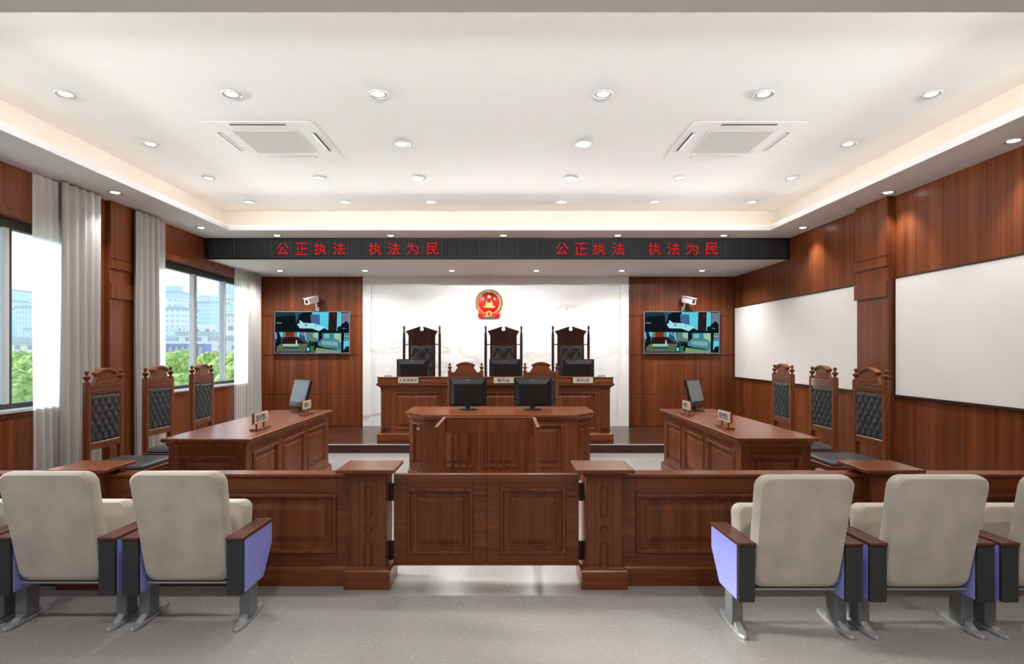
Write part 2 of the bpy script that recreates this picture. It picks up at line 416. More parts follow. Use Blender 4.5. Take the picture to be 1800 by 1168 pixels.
# left wall with window openings
wins = [(-1.0, 2.2), (3.15, 6.42), (7.45, 10.72)]
zs0, zs1 = 1.0, 2.80
lw = MB(); ys = [YF] + [v for w in wins for v in w] + [YB+.3]
for i in range(0, len(ys), 2): lw.box(XL-.25, XL, ys[i], ys[i+1], 0, ZC)
for a, b in wins: lw.box(XL-.25, XL, a, b, 0, zs0-.02); lw.box(XL-.25, XL, a, b, zs1, ZC)
struct('wall_left', lw, 'wallwood')
pilaster('pilaster_left', XL, -4.50, 6.70, 7.25, 1)
pilaster('pilaster_left', XL, -4.50, 2.45, 2.95, 1)
for k, (a, b) in enumerate(wins):
    w = bpy.data.objects.new('window_%d' % (k+1), None); w.location = (-4.70, a, zs0); col.objects.link(w); w['kind'] = 'structure'
    f = MB(); X0, X1 = -4.75, -4.67
    f.box(X0, X1, a, b, zs0, zs0+.05); f.box(X0, X1, a, b, zs1-.09, zs1); f.box(X0, X1, a, a+.05, zs0, zs1); f.box(X0, X1, b-.05, b, zs0, zs1)
    f.build('window_frame', 'frame', w, bevel=.003)
    off = {0: .0, 1: 5.55, 2: 8.91}[k]
    for q in range(-4, 5):
        y = off + q*.93
        if not (a+.3 < y < b-.3): continue
        MB().box(X0, X1-.005, y-.025, y+.025, zs0+.05, zs1-.09).build('mullion', 'frame', w, bevel=.003)
        s = MB(); s.box(X0+.02, X1+.015, y-.095, y-.027, zs0+.05, zs1-.09)
        s.build('sash_stile', 'sash', w, bevel=.004)  # sash beside the mullion; its lighter grey paints the frame's lit face
    MB().box(-4.715, -4.709, a+.05, b-.05, zs0+.05, zs1-.09).build('window_pane', 'glass', w)
    MB().box(-4.67, XL+.03, a, b, zs0-.025, zs0+.004).build('window_sill', 'sash', w, bevel=.003)
    c = MB(); c.box(XL, XL+.02, a-.04, b+.04, zs1, zs1+.07); c.box(XL, XL+.012, a-.04, b+.04, zs0-.07, zs0-.025)
    c.build('casing', 'wallwood', w, bevel=.003)
# back wall: wood bays with seams, marble centre
mxl, mxr = -2.647, 2.358
bw = MB().box(XL-.25, XR+.25, YB+.06, YB+.3, 0, ZC); struct('wall_back', bw, 'wallwood')
seams = [.13, .73, 1.466, 2.21, 2.953]
for nm, x0, x1 in (('wall_back', XL, mxl), ('wall_back', mxr, XR)):
    mb = MB()
    for z0, z1 in zip(seams, seams[1:]): mb.box(x0, x1, YB, YB+.06, z0+.004, z1-.004)
    struct(nm, mb, 'wallwood', bevel=.003)
mb = MB()
mb.box(mxl+.15, mxr-.15, YB+.03, YB+.06, .13, ZL)
struct('wall_back', mb, 'marble')
mb = MB()
bx = .155
mb.box(mxl, mxl+bx, YB-.02, YB+.06, .13, ZL); mb.box(mxr-bx, mxr, YB-.02, YB+.06, .13, ZL); mb.box(mxl+bx, mxr-bx, YB-.02, YB+.03, ZL-.16, ZL)
o = struct('wall_back', mb, 'marble', bevel=.003)
# dais
d = MB().box(XL, XR, 8.90, YB+.05, .0, .112); struct('dais', d, 'daiswood')
struct('dais_top', MB().box(XL, XR, 8.94, YB+.05, .112, .13), 'daiswood')
struct('trim_3', MB().box(XL, XR, 8.885, 8.94, .116, .131), 'nosing', bevel=.003)

# ------------------------------------------------------------------ ceiling lights
def make_downlight():
    r = thing('ceiling_light', (0,0,0), '', 'ceiling light')
    b = MB().lathe([(.076,0),(.078,-.004),(.070,-.010),(.056,-.008),(.044,-.001)], 0, 0, 28, cap=False); b.build('trim_ring', 'alu', r, smooth=True)
    MB().lathe([(.045,-.0015),(.040,-.007),(.02,-.012),(.001,-.0125)], 0, 0, 24).build('lens', 'lens', r, smooth=True)
    return r
DL = make_downlight(); dfirst = [True]
LIGHTS = []
def downlight(x, y, z, label, group, power):
    place(DL, dfirst[0], (x, y, z-.0005), 0, label, group); dfirst[0] = False
    LIGHTS.append((x, y, z-.03, power))
ordn = ['first', 'second', 'third', 'fourth', 'fifth', 'sixth']
colx = [-3.454, -2.144, -.986, .785, 2.054, 3.373]
rows = [('front', 4.62), ('second', 5.736), ('third', 6.867), ('farthest', 7.965)]
for rn, y in rows:
    idx = 0
    for i, x in enumerate(colx):
        if rn == 'second' and i in (1, 4): continue
        downlight(x, y, ZC, 'round downlight in the raised ceiling, %s from the left in the %s row' % (ordn[idx], rn), 'main ceiling downlights', 1.)
        idx += 1
for side, x in (('left', -4.21), ('right', 4.17)):
    for nm, y in (('nearest', 4.79), ('middle', 6.353), ('farthest', 8.16)):
        if side == 'left' and nm == 'nearest': continue
        downlight(x, y, ZS, 'recessed downlight in the lowered %s ceiling border, %s one' % (side, nm if side == 'right' else {'middle':'nearer','farthest':'farther'}[nm]), 'border downlights', .8)
for i, x in enumerate((-3.37, -1.68, 0, 1.70, 3.28)):
    downlight(x, 8.72, ZS, 'recessed downlight just in front of the red lettered sign, %s from the left' % ordn[i], 'downlights before the sign', .4)
for i, x in enumerate((-3.89, -2.41, -.90, .574, 2.06, 3.456)):
    downlight(x, 10.2, ZL, 'recessed downlight above the judges bench behind the sign, %s from the left' % ordn[i], 'downlights over the bench', 2.0)
for i, x in enumerate((-3.2, -1.1, 1.1, 3.2)):
    for y, nm in ((1.4, 'front'), (-.8, 'middle'), (-3.0, 'rear')):
        downlight(x, y, ZS, 'recessed downlight over the public seats, %s from the left in the %s row' % (ordn[i], nm), 'downlights over the public seats', 1.9)

def spot(x, y, z, e, cone=118, blend=.7, color=(1,.96,.90), tilt=None):
    l = bpy.data.lights.new('downlight_lamp', 'SPOT'); l.energy = e; l.spot_size = math.radians(cone); l.spot_blend = blend
    l.shadow_soft_size = .05; l.color = color
    o = bpy.data.objects.new('downlight_lamp', l); o.location = (x, y, z); col.objects.link(o)
    if tilt: o.rotation_euler = tilt
    return o
for x, y, z, p in LIGHTS: spot(x, y, z, 62*p, 80 if p < .5 else (96 if p == .8 else (156 if p == 2.0 else 120)), color=(1,.98,.95))
def cove_fill(x, y, ln, rz, e, tilt, spread, h, color, z):  # added fill lamps in the trough, beams shaped to brighten the ceiling evenly
    l = bpy.data.lights.new('cove_fill_light', 'AREA'); l.shape = 'RECTANGLE'; l.size = ln; l.size_y = h; l.energy = e; l.spread = math.radians(spread); l.color = color
    o = bpy.data.objects.new('cove_fill_light', l); o.location = (x, y, z); o.rotation_euler = (PI/2+math.radians(tilt), 0, rz); col.objects.link(o)
cyx, cyy = (tx0+tx1)/2, (ty0+ty1)/2
CE, CC = 20., (.98,.99,1)
for a in ((tx0-.09, cyy, ty1-ty0, -PI/2), (tx1+.09, cyy, ty1-ty0, PI/2), (cyx, ty1+.09, tx1-tx0, PI), (cyx, ty0-.09, tx1-tx0, 0)):
    cove_fill(*a, CE*a[2]/7.7, 2.5, 26, .012, CC, 3.358)
    cove_fill(*a, 5*a[2]/7.7, 6, 46, .012, (1,.96,.90), 3.358)
    cove_fill(*a, 3*a[2]/7.7, 12, 100, .012, (1,.93,.84), 3.358)

# air conditioners
def make_ac():
    r = thing('air_conditioner', (0,0,0), '', 'air conditioner', 'ceiling air conditioners'); h = .512
    c = []
    for cx, cy, a0 in ((h-.06,h-.06,0),(-h+.06,h-.06,90),(-h+.06,-h+.06,180),(h-.06,-h+.06,270)):
        for k in range(5): a = math.radians(a0+k*22.5); c.append((cx+.06*math.cos(a), cy+.06*math.sin(a)))
    MB().prism(c, 'z', -.004, 0).build('panel', 'white', r, bevel=.004)
    for k in range(4):
        b = MB(); b.box(-.25, .25, -.455, -.415, -.0050, -.0030)
        o = b.build('slot', 'blackmatte', r, xf=Matrix.Rotation(k*PI/2, 4, 'Z'))
        b = MB(); b.loft([[(-.245,-.418,-.0052),(.245,-.418,-.0052),(.245,-.414,-.0052),(-.245,-.414,-.0052)], [(-.245,-.440,-.009),(.245,-.440,-.009),(.245,-.436,-.010),(-.245,-.436,-.010)]])
        b.build('vane', 'white', r, xf=Matrix.Rotation(k*PI/2, 4, 'Z'))
    MB().box(-.30, .30, -.30, .30, -.0070, -.0035).build('grille', 'grille', r, bevel=.002)
    return r
AC = make_ac()
place(AC, True, (-2.2, 5.685, ZC), 0, 'square white ceiling air conditioner on the left, nearer the windows')
place(AC, False, (2.2, 5.685, ZC), 0, 'square white ceiling air conditioner on the right, nearer the white wall boards')

# ------------------------------------------------------------------ LED sign
r = thing('sign', (-.085, 8.93, ZL), 'long black dot matrix sign with red Chinese characters across the room below the ceiling', 'sign')
xs0, xs1 = -4.535, XR-.005
MB().box(xs0, xs1, 8.94, 8.99, ZL, ZS).build('housing', 'black', r)
MB().box(xs0+.03, xs1-.03, 8.934, 8.941, ZL+.022, ZS-.022).build('display_panel', 'ledpanel', r)
f = MB(); f.box(xs0, xs1, 8.928, 8.94, ZL-.004, ZL+.022); f.box(xs0, xs1, 8.928, 8.94, ZS-.022, ZS); f.box(xs0, xs0+.03, 8.928, 8.94, ZL+.022, ZS-.022); f.box(xs1-.03, xs1, 8.928, 8.94, ZL+.022, ZS-.022)
f.build('frame', 'black', r, bevel=.002)
for pxs in ((497,530,563,596,659,692,725,760), (988,1021,1053,1087,1151,1184,1217,1251)):
    for ch, px in zip('公正执法执法为民', pxs):
        text_mesh(ch, .2, 'character', 'redled', r, face_mtx(((px-885)*8.93/1030, 8.9335, 3.109), (1,0,0), (0,0,1)), .002, width=.185, height=.185, bold=0.)

# ------------------------------------------------------------------ wall boards
for nm, y0, y1, lab in (('wall_panel', 7.13, 10.98, 'large blank white board on the right wood wall between the pilaster and the far corner'),
                        ('wall_panel', 3.02, 6.48, 'large blank white board on the right wood wall nearest the viewer')):
    r = thing(nm, (XR, (y0+y1)/2, 1.07), lab, 'white board', 'white wall boards')
    MB().box(XR-.024, XR-.001, y0, y1, 1.068, 2.352).build('board', 'board', r, bevel=.002)
    f = MB(); e = .016
    f.box(XR-.03, XR-.001, y0-e, y0, 1.05, 2.37); f.box(XR-.03, XR-.001, y1, y1+e, 1.05, 2.37); f.box(XR-.03, XR-.001, y0, y1, 1.05, 1.068); f.box(XR-.03, XR-.001, y0, y1, 2.352, 2.37)
    f.build('edging', 'inlay', r)

# ------------------------------------------------------------------ televisions and cameras
TVP = [('k0',[(120,355),(1265,355),(1265,985),(120,985)]),
 ('k1',[(120,355),(560,355),(440,400),(120,430)]),('k3',[(430,360),(560,358),(490,410),(450,520),(440,520)]),
 ('k2',[(690,355),(950,355),(945,640),(800,560),(690,560)]),('k4',[(665,390),(808,390),(815,550),(680,545)]),
 ('k5',[(455,540),(560,520),(720,530),(895,590),(800,650),(690,610),(500,605)]),('k5',[(500,475),(545,490),(550,540),(490,540)]),
 ('k0',[(480,400),(560,358),(640,360),(665,410),(665,505),(560,520),(490,470)]),('k6',[(950,355),(1078,355),(1060,650),(940,640)]),
 ('k8',[(1025,390),(1045,390),(1045,430),(1025,430)]),('k2',[(1080,355),(1140,355),(1145,590),(1070,650)]),
 ('k7',[(1145,365),(1265,365),(1265,530),(1145,530)]),('k0',[(1205,500),(1235,500),(1240,540),(1265,545),(1265,665),(1085,655),(1080,590),(1150,560)]),
 ('k7',[(1160,602),(1210,606),(1208,618),(1162,614)]),('k7',[(135,512),(220,516),(220,533),(140,530)]),
 ('k0',[(580,540),(600,540),(605,570),(590,572)]),('k3',[(730,565),(780,575),(740,580)]),
 ('k0',[(120,655),(1265,665),(1265,675),(120,665)]),
 ('k3',[(120,665),(610,665),(610,830),(120,830)]),('k8',[(285,665),(410,665),(410,740),(285,740)]),('k2',[(185,665),(240,665),(238,740),(205,735)]),
 ('k9',[(242,665),(283,665),(280,745),(242,745)]),('k9',[(412,665),(448,665),(448,745),(415,745)]),('k2',[(452,665),(505,665),(498,740),(455,738)]),
 ('ka',[(515,668),(540,668),(560,720),(540,720)]),('ka',[(560,668),(600,668),(612,800),(590,790)]),('ka',[(120,670),(140,670),(150,770),(125,770)]),
 ('kb',[(250,745),(430,740),(470,750),(600,840),(210,845)]),('k0',[(150,670),(175,670),(215,780),(200,880),(120,880),(150,780)]),
 ('kc',[(210,845),(625,845),(640,970),(140,970),(150,890)]),('kd',[(240,852),(480,852),(480,888),(240,888)]),('k3',[(242,888),(478,888),(474,930),(246,928)]),
 ('k5',[(442,790),(458,790),(462,852),(436,852)]),('k7',[(300,932),(322,932),(320,944),(305,944)]),('k7',[(395,932),(415,932),(412,944),(398,944)]),
 ('ke',[(612,670),(790,670),(790,812),(612,835)]),('kd',[(708,672),(790,678),(788,770),(710,740)]),('k1',[(640,800),(780,815),(700,850),(640,880)]),
 ('kf',[(850,680),(1140,680),(1140,960),(850,900)]),('kj',[(880,690),(960,690),(960,760),(880,760)]),('kd',[(1025,685),(1140,685),(1140,830),(1035,760)]),
 ('kg',[(780,830),(840,772),(1110,782),(1085,930),(785,880)]),('kh',[(750,905),(1080,950),(1140,935),(1140,985),(740,985)]),
 ('k0',[(770,890),(1080,930),(1080,940),(770,900)]),('ki',[(655,880),(735,880),(738,980),(655,980)]),('k0',[(715,890),(755,885),(745,960),(728,960)]),
 ('k0',[(595,895),(665,895),(662,975),(598,975)]),('k2',[(608,908),(652,908),(648,962),(612,962)]),
 ('k0',[(1145,675),(1180,675),(1180,985),(1145,985)]),('kj',[(1188,682),(1262,682),(1262,785),(1188,785)]),
 ('k2',[(1180,797),(1265,797),(1265,885),(1215,890),(1178,950)]),
 ('k0',[(1200,692),(1220,692),(1220,720),(1200,720)]),('k0',[(1235,692),(1255,692),(1255,720),(1235,720)]),('k0',[(1200,742),(1220,742),(1220,772),(1200,772)]),('k0',[(1235,742),(1255,742),(1255,772),(1235,772)])]
for q in range(7): # seat backs in the waiting room picture
    TVP.append(('kj', [(850+q*36, 800+q*2), (876+q*36, 801+q*2), (872+q*35, 860+q*4), (842+q*35, 858+q*4)]))
def make_tv():
    r = thing('television', (0,0,0), '', 'television', 'wall televisions'); W, H = 1.42, .795
    MB().box(-W/2+.03, W/2-.03, .0, .04, .03, H-.03).build('back_cover', 'black', r)
    f = MB(); e = .016
    f.box(-W/2, W/2, -.02, .01, 0, e+.004); f.box(-W/2, W/2, -.02, .01, H-e, H); f.box(-W/2, -W/2+e, -.02, .01, e+.004, H-e); f.box(W/2-e, W/2, -.02, .01, e+.004, H-e)
    f.build('bezel', 'bezelgrey', r, bevel=.002)
    keys = sorted(set(k for k, _ in TVP)); s = MB()
    def cv(p, d): return (-W/2+e+(p[0]-120)/1145*(W-2*e), -.010-d, H-e-(p[1]-355)/630*(H-2*e-.004))
    for i, (k, pts) in enumerate(TVP):
        s.mi = keys.index(k); d = i*.00008
        s.face([s.bm.verts.new(cv(p, d)) for p in pts])
    s.mi = keys.index('k0'); s.box(-W/2+e, W/2-e, -.009, -.002, e+.004, H-e)
    s.build('screen', keys, r)
    return r
TV = make_tv()
place(TV, True, (-3.585, YB-.048, 1.50), 0, 'wall television with four camera pictures, left of the marble wall')
place(TV, False, (3.34, YB-.048, 1.50), 0, 'wall television with four camera pictures, right of the marble wall')
def make_cctv(flip):
    r = thing('security_camera', (0,0,0), '', 'security camera', 'wall security cameras')
    b = MB(); b.box(-.055, .055, -.24, .02, -.03, .075); b.box(-.062, .062, -.26, .03, .075, .084)
    rot = Matrix.Rotation(flip*math.radians(-24), 4, 'Z') @ Matrix.Rotation(math.radians(14), 4, 'X')
    tr = Matrix.Translation((0,-.10,.10)) @ rot
    b.build('housing', 'camwhite', r, bevel=.008, seg=2, xf=tr)
    MB().box(-.034, .034, -.244, -.236, -.012, .05).build('lens_window', 'glassdark', r, xf=tr)
    k = MB(); k.box(-.03, .03, -.005, .012, -.09, -.01); k.tube([(0,0,-.05),(0,-.06,-.04),(0,-.10,.06)], .02, 10)
    k.build('bracket', 'camwhite', r, smooth='auto')
    return r
c = make_cctv(1); c.location = (-3.50, YB-.012, 2.39); c['label'] = 'small white security camera on the wall above the left television'
c = make_cctv(-1); c.location = (3.38, YB-.012, 2.39); c['label'] = 'small white security camera on the wall above the right television'

# ------------------------------------------------------------------ emblem
r = thing('emblem', (-.272, YB+.02, 2.45), 'round red and gold national emblem hanging on the marble wall', 'emblem')
ex, ez, ey = -.272, 2.455, YB+.03
MB().lathe_y([(.205, ey), (.205, ey-.035), (.19, ey-.045)], ex, ez, 48).build('disc', 'red', r, smooth='auto')
w = MB()
for s in (-1, 1):
    for q in range(26):
        a = math.radians(-62 + q*5.9); cx, cz = ex+s*.232*math.cos(a), ez+.232*math.sin(a)
        for off, sg in ((-.017, 1), (.017, -1)):
            rr = .232+off; c0 = Vector((ex+s*rr*math.cos(a), ey-.05, ez+rr*math.sin(a)))
            tdir = Vector((-s*math.sin(a), -.1, math.cos(a))) + Vector((s*math.cos(a), 0, math.sin(a)))*(-sg*.35); tdir.normalize()
            w.tube([c0-tdir*.018, c0-tdir*.008, c0+tdir*.006, c0+tdir*.02], [.003,.0095,.009,.001], 6)
w.build('wheat_wreath', 'gold', r, smooth=True)
w = MB(); w.tube([(ex+.205*math.cos(2*PI*i/48), ey-.045, ez+.205*math.sin(2*PI*i/48)) for i in range(48)], .008, 8, up=(0,1,0), closed=True)
w.tube([(ex+.252*math.cos(2*PI*i/48), ey-.03, ez+.252*math.sin(2*PI*i/48)) for i in range(48)], .009, 8, up=(0,1,0), closed=True)
w.build('rim', 'gold', r, smooth=True)
def star(cx, cz, R, a0=0):
    pts = []
    for k in range(10):
        a = PI/2 + a0 + k*PI/5; q = R if k % 2 == 0 else R*.40; pts.append((cx+q*math.cos(a), cz+q*math.sin(a)))
    return MB().prism(pts, 'y', ey-.055, ey-.044)
star(ex, ez+.120, .045).build('star', 'gold', r, bevel=.002)
for dx, dz, a in ((-.105,.075,.3),(.105,.075,-.3),(-.048,.025,.3),(.048,.025,-.3)): star(ex+dx, ez+dz, .022, a).build('star', 'gold', r)
b = MB(); y0, y1 = ey-.055, ey-.043
b.box(ex-.11, ex+.11, y0, y1, ez-.085, ez-.06); b.box(ex-.07, ex+.07, y0, y1, ez-.06, ez-.052); b.box(ex-.055, ex+.055, y0, y1, ez-.05, ez-.03)
b.prism([(ex-.08,ez-.03),(ex+.08,ez-.03),(ex+.06,ez-.014),(ex-.06,ez-.014)], 'y', y0-.003, y1)
b.prism([(ex-.065,ez-.012),(ex+.065,ez-.012),(ex+.045,ez+.002),(ex-.045,ez+.002)], 'y', y0-.003, y1)
for k in range(-4, 5): b.box(ex+k*.026-.003, ex+k*.026+.003, y0-.002, y1, ez-.098, ez-.086)
b.build('gate_relief', 'gold', r)
b = MB(); pts = []
for k in range(32):
    q = .062 if k % 2 else .052; a = 2*PI*k/32; pts.append((ex+q*math.cos(a), ez-.205+q*math.sin(a)))
b.prism(pts, 'y', ey-.055, ey-.03); b.build('gear', 'gold', r)
MB().lathe_y([(.032, ey-.03),(.032, ey-.058)], ex, ez-.205, 20).build('gear_centre', 'red', r)
b = MB()
for s in (-1, 1):
    P = [(ex+s*.03, ez-.20), (ex+s*.10, ez-.175), (ex+s*.185, ez-.135), (ex+s*.20, ez-.20), (ex+s*.215, ez-.25), (ex+s*.17, ez-.275), (ex+s*.12, ez-.285), (ex+s*.10, ez-.255), (ex+s*.04, ez-.265)]
    if s < 0: P = P[::-1]
    b.prism(P, 'y', ey-.045, ey-.012)
    for k in range(3): b.tube([(ex+s*(.10+.035*k), ey-.046, ez-.165+.01*k), (ex+s*(.11+.035*k), ey-.05, ez-.21), (ex+s*(.105+.035*k), ey-.046, ez-.27)], .006, 6)
b.build('ribbon', 'red', r, bevel=.003)
b = MB(); b.tube([(ex-.10,ey-.05,ez-.275),(ex-.08,ey-.05,ez-.25),(ex,ey-.055,ez-.265),(ex+.08,ey-.05,ez-.25),(ex+.10,ey-.05,ez-.275)], .008, 8); b.build('gold_trim', 'gold', r, smooth=True)

# ------------------------------------------------------------------ chairs
def uphol(u0, u1, v0, v1, nu, nv, fn, back):
    mb = MB(); g = [[mb.bm.verts.new((u0+(u1-u0)*i/nu, -fn((u1-u0)*i/nu, (v1-v0)*j/nv), v0+(v1-v0)*j/nv)) for j in range(nv+1)] for i in range(nu+1)]
    for i in range(nu):
        for j in range(nv): mb.face((g[i][j], g[i+1][j], g[i+1][j+1], g[i][j+1]))
    bk = [mb.bm.verts.new(p) for p in ((u0,back,v0),(u1,back,v0),(u1,back,v1),(u0,back,v1))]
    mb.face(bk); e = [[g[i][0] for i in range(nu+1)], [g[nu][j] for j in range(nv+1)], [g[i][nv] for i in range(nu, -1, -1)], [g[0][j] for j in range(nv, -1, -1)]]
    for k in range(4): mb.face(e[k] + [bk[(k+1) % 4], bk[k]])
    return mb
def tuft(a, b, W, H, d):
    def fn(x, z):
        x0, z0 = x-W/2, z-H/2; p, q = x0/a+z0/b, x0/a-z0/b
        h = (abs(math.sin(PI*p))*abs(math.sin(PI*q)))**.42
        edge = min(1, min(x, W-x, z, H-z)/.03)
        return .012 + d*h*(.4+.6*edge) - .010*(1-edge)
    return fn
def finial(mb, x, y, z, s=1.):
    mb.lathe([(.024*s,z),(.024*s,z+.006*s),(.014*s,z+.012*s),(.012*s,z+.02*s),(.022*s,z+.03*s),(.034*s,z+.05*s),(.036*s,z+.056*s),(.024*s,z+.060*s),(.011*s,z+.068*s),(.010*s,z+.078*s),(.018*s,z+.090*s),(.021*s,z+.098*s),(.018*s,z+.108*s),(.006*s,z+.115*s),(.001,z+.116*s)], x, y, 18)
def make_side_chair():
    r = thing('high_back_chair', (0,0,0), '', 'chair')
    for s in (-1, 1):
        b = MB(); x = s*.238; e = .028; c = .009
        pts = [(x-e+c,-e),(x+e-c,-e),(x+e,-e+c),(x+e,e-c),(x+e-c,e),(x-e+c,e),(x-e,e-c),(x-e,-e+c)]
        b.prism(pts, 'z', 0, 1.255); p = b.build('rear_post', 'cz', r)
        f = MB(); finial(f, x, 0, 1.255); f.build('finial', 'cz', p, smooth='auto')
        l = MB(); x = s*.235; l.loft([[(x-w,-.505-w,z),(x+w,-.505-w,z),(x+w,-.505+w,z),(x-w,-.505+w,z)] for z, w in ((0,.017),(.06,.02),(.34,.027),(.40,.027))])
        l.build('front_leg', 'cz', r, bevel=.003)
        a = MB(); a.box(s*.238-.014, s*.238+.014, -.48, -.03, .34, .40); a.build('side_rail', 'cy', r, bevel=.003)
    b = MB(); b.box(-.27, .27, -.545, .0, .40, .445); b.loft([[(-.285+e,-.56+e,z),(.285-e,-.56+e,z),(.285-e,.0,z),(-.285+e,.0,z)] for z, e in ((.435,.015),(.445,.0),(.458,.0))])
    b.build('seat_frame', 'cx', r, bevel=.003)
    b = MB(); b.loft([[(-w+s1, -.545+s1, z),(w-s1, -.545+s1, z),(w-s1,-.035,z),(-w+s1,-.035,z)] for z, w, s1 in ((.458,.27,.006),(.47,.275,0),(.49,.27,.006),(.504,.25,.03),(.508,.2,.08))])
    b.build('seat_cushion', 'leather', r, bevel=.01, seg=3, smooth='auto')
    b = MB(); b.box(-.212, .212, -.022, .022, 1.14, 1.235); 
    for k in range(5): b.box(-.212, .212, -.030, -.02, 1.148+k*.017, 1.157+k*.017)
    b.build('top_rail', 'cx', r, bevel=.003)
    b = MB()
    side_ = [(.168,1.235),(.160,1.25),(.142,1.272),(.125,1.30),(.116,1.335)]
    tp = [(.116*math.cos(a), 1.335+.032*math.sin(a)) for a in [k*PI/10 for k in range(1, 10)]]
    b.prism(side_ + tp + [(-x, z) for x, z in side_[::-1]], 'y', -.018, .018)
    in_ = [(x*.80, 1.235+(z-1.235)*.86) for x, z in side_ + tp + [(-x, z) for x, z in side_[::-1]]]
    b.prism(in_, 'y', -.024, -.017)
    T_ = [-1+k/8 for k in range(17)]
    b.prism([(.145*t, 1.388-.044*t*t) for t in T_] + [(.138*t, 1.366-.044*t*t) for t in T_[::-1]], 'y', -.038, .026)
    b.prism([(.132*t, 1.368-.042*t*t) for t in T_] + [(.126*t, 1.354-.042*t*t) for t in T_[::-1]], 'y', -.028, .020)
    b.build('crest', 'cx', r, bevel=.003)
    b = MB(); b.box(-.212, .212, -.020, .020, .625, .682); b.build('lower_rail', 'cx', r, bevel=.003)
    W, H = .424, .458
    uphol(-.212, .212, .682, 1.14, 44, 46, tuft(.095, .13, W, H, .017), .018).build('backrest', 'leather', r, smooth='auto')
    n = MB()
    for k in range(20): 
        for x in (-.203, .203): z = .692+k*.0232; n.lathe_y([(.005,-.008),(.0045,-.0165),(.002,-.019)], x, z, 6)
    n.tube([(-.205,-.012,1.133),(.205,-.012,1.133)], .0035, 6); n.tube([(-.205,-.012,.689),(.205,-.012,.689)], .0035, 6)
    n.build('nailhead_trim', 'brass', r)
    return r
SC_ = make_side_chair()
first = True
for side, X, rz, ys_ in (('left', -3.85, PI/2, (5.65, 6.54, 7.48)), ('right', 3.645, -PI/2, (5.82, 6.68, 7.64))):
    for k, y in enumerate(ys_):
        pos = ('nearest to the viewer', 'middle of the three', 'farthest from the viewer')[k]
        place(SC_, first, (X, y, 0), rz, 'carved high back chair with tufted leather behind the %s table, %s' % (side, pos), 'chairs behind the %s side table' % side); first = False
for x, lab in ((-.565, 'left'), (.56, 'right')):
    place(SC_, False, (x, 8.76, 0), 0, 'carved high back chair between clerk desk and judges bench, %s of the pair' % lab, 'chairs behind the clerk desk')

def make_judge_chair():
    r = thing('judge_chair', (0,0,0), '', 'chair', 'tall chairs behind the judges bench')
    for s in (-1, 1):
        x = s*.310; b = MB()
        b.lathe([(.022,0),(.026,.02),(.022,.05),(.024,1.64),(.022,1.66),(.025,1.665),(.018,1.675),(.025,1.685),(.025,1.695),(.018,1.705),(.024,1.72),(.018,1.735),(.014,1.76),(.016,1.79),(.013,1.80),(.022,1.815),(.023,1.83),(.015,1.845),(.006,1.86),(.007,1.875),(.001,1.88)], x, 0, 14)
        b.build('post', 'jz', r, smooth='auto')
        k = MB(); k.tube([(s*.225,0,1.535),(s*.29,0,1.535)], .009, 8); k.build('tie_bar', 'bronze', r)
        l = MB(); l.lathe([(.018,0),(.026,.05),(.022,.30),(.03,.42)], s*.27, -.52, 12); l.build('front_leg', 'jz', r, smooth='auto')
        a = MB(); a.tube([(s*.30,-.0,.68),(s*.30,-.2,.70),(s*.30,-.42,.70),(s*.30,-.50,.66)], [.02,.026,.028,.02], 8); a.tube([(s*.29,-.44,.46),(s*.30,-.44,.68)], .016, 8)
        a.build('armrest', 'jy', r, smooth='auto')
    # carved board
    b = MB(); nt = [(.033*math.sin(a), 1.802-.033*math.cos(a)) for a in [math.radians(-155+k*310/16) for k in range(17)]]
    # nt goes from upper-left round the bottom to upper-right
    pts = [(-.232,.45),(.232,.45),(.232,1.69),(.262,1.745),(.275,1.76),(.03,1.842)] + [p for p in nt[::-1]] + [(-.03,1.842),(-.275,1.76),(-.262,1.745),(-.232,1.69)]
    b.prism(pts, 'y', -.012, .028); b.build('back_board', 'jz', r, bevel=.002)
    b = MB()
    for s in (-1, 1): b.prism([(s*.262,1.745),(s*.285,1.762),(s*.03,1.848),(s*.032,1.826)][::s], 'y', -.03, .03)
    arch = [(.128*math.cos(a), -.014, 1.63+.125*math.sin(a)) for a in [k*PI/16 for k in range(17)]]
    b.tube([(.128,-.014,1.57)]+arch+[(-.128,-.014,1.57)], .006, 6, up=(0,1,0))
    arch = [(.105*math.cos(a), -.014, 1.63+.103*math.sin(a)) for a in [k*PI/16 for k in range(17)]]
    b.tube([(.105,-.014,1.57)]+arch+[(-.105,-.014,1.57)], .004, 6, up=(0,1,0))
    for s in (-1, 1):
        for cx, cz, R, ph in ((.055,1.66,.035,0),(.06,1.60,.028,2),(.028,1.70,.022,4)):
            sp = [(s*(cx+R*(1-k/22)*math.cos(ph+k*.55)), -.016, cz+R*(1-k/22)*math.sin(ph+k*.55)) for k in range(18)]
            b.tube(sp, .006, 6, up=(0,1,0))
    b.lathe_y([(.02,-.01),(.016,-.022),(.004,-.027)], 0, 1.64, 14)
    b.build('carving', 'jz', r, smooth='auto')
    uphol(-.186, .186, .52, 1.505, 36, 80, (lambda f: (lambda x, z: f(x, z)+.014))(tuft(.19, .26, .372, .985, .024)), -.011).build('backrest', 'leather', r, smooth='auto')
    n = MB()
    for k in range(40):
        for x in (-.192, .192): n.lathe_y([(.0055,-.011),(.005,-.018),(.002,-.02)], x, .53+k*.025, 6)
    for k in range(16): n.lathe_y([(.0055,-.011),(.005,-.018),(.002,-.02)], -.188+k*.025, 1.512, 6)
    n.build('nailhead_trim', 'brass', r)
    MB().box(-.29, .29, -.56, .0, .40, .455).build('seat_frame', 'jx', r, bevel=.004)
    MB().box(-.27, .27, -.55, -.03, .455, .52).build('seat_cushion', 'leather', r, bevel=.02, seg=3)
    return r
JC = make_judge_chair()
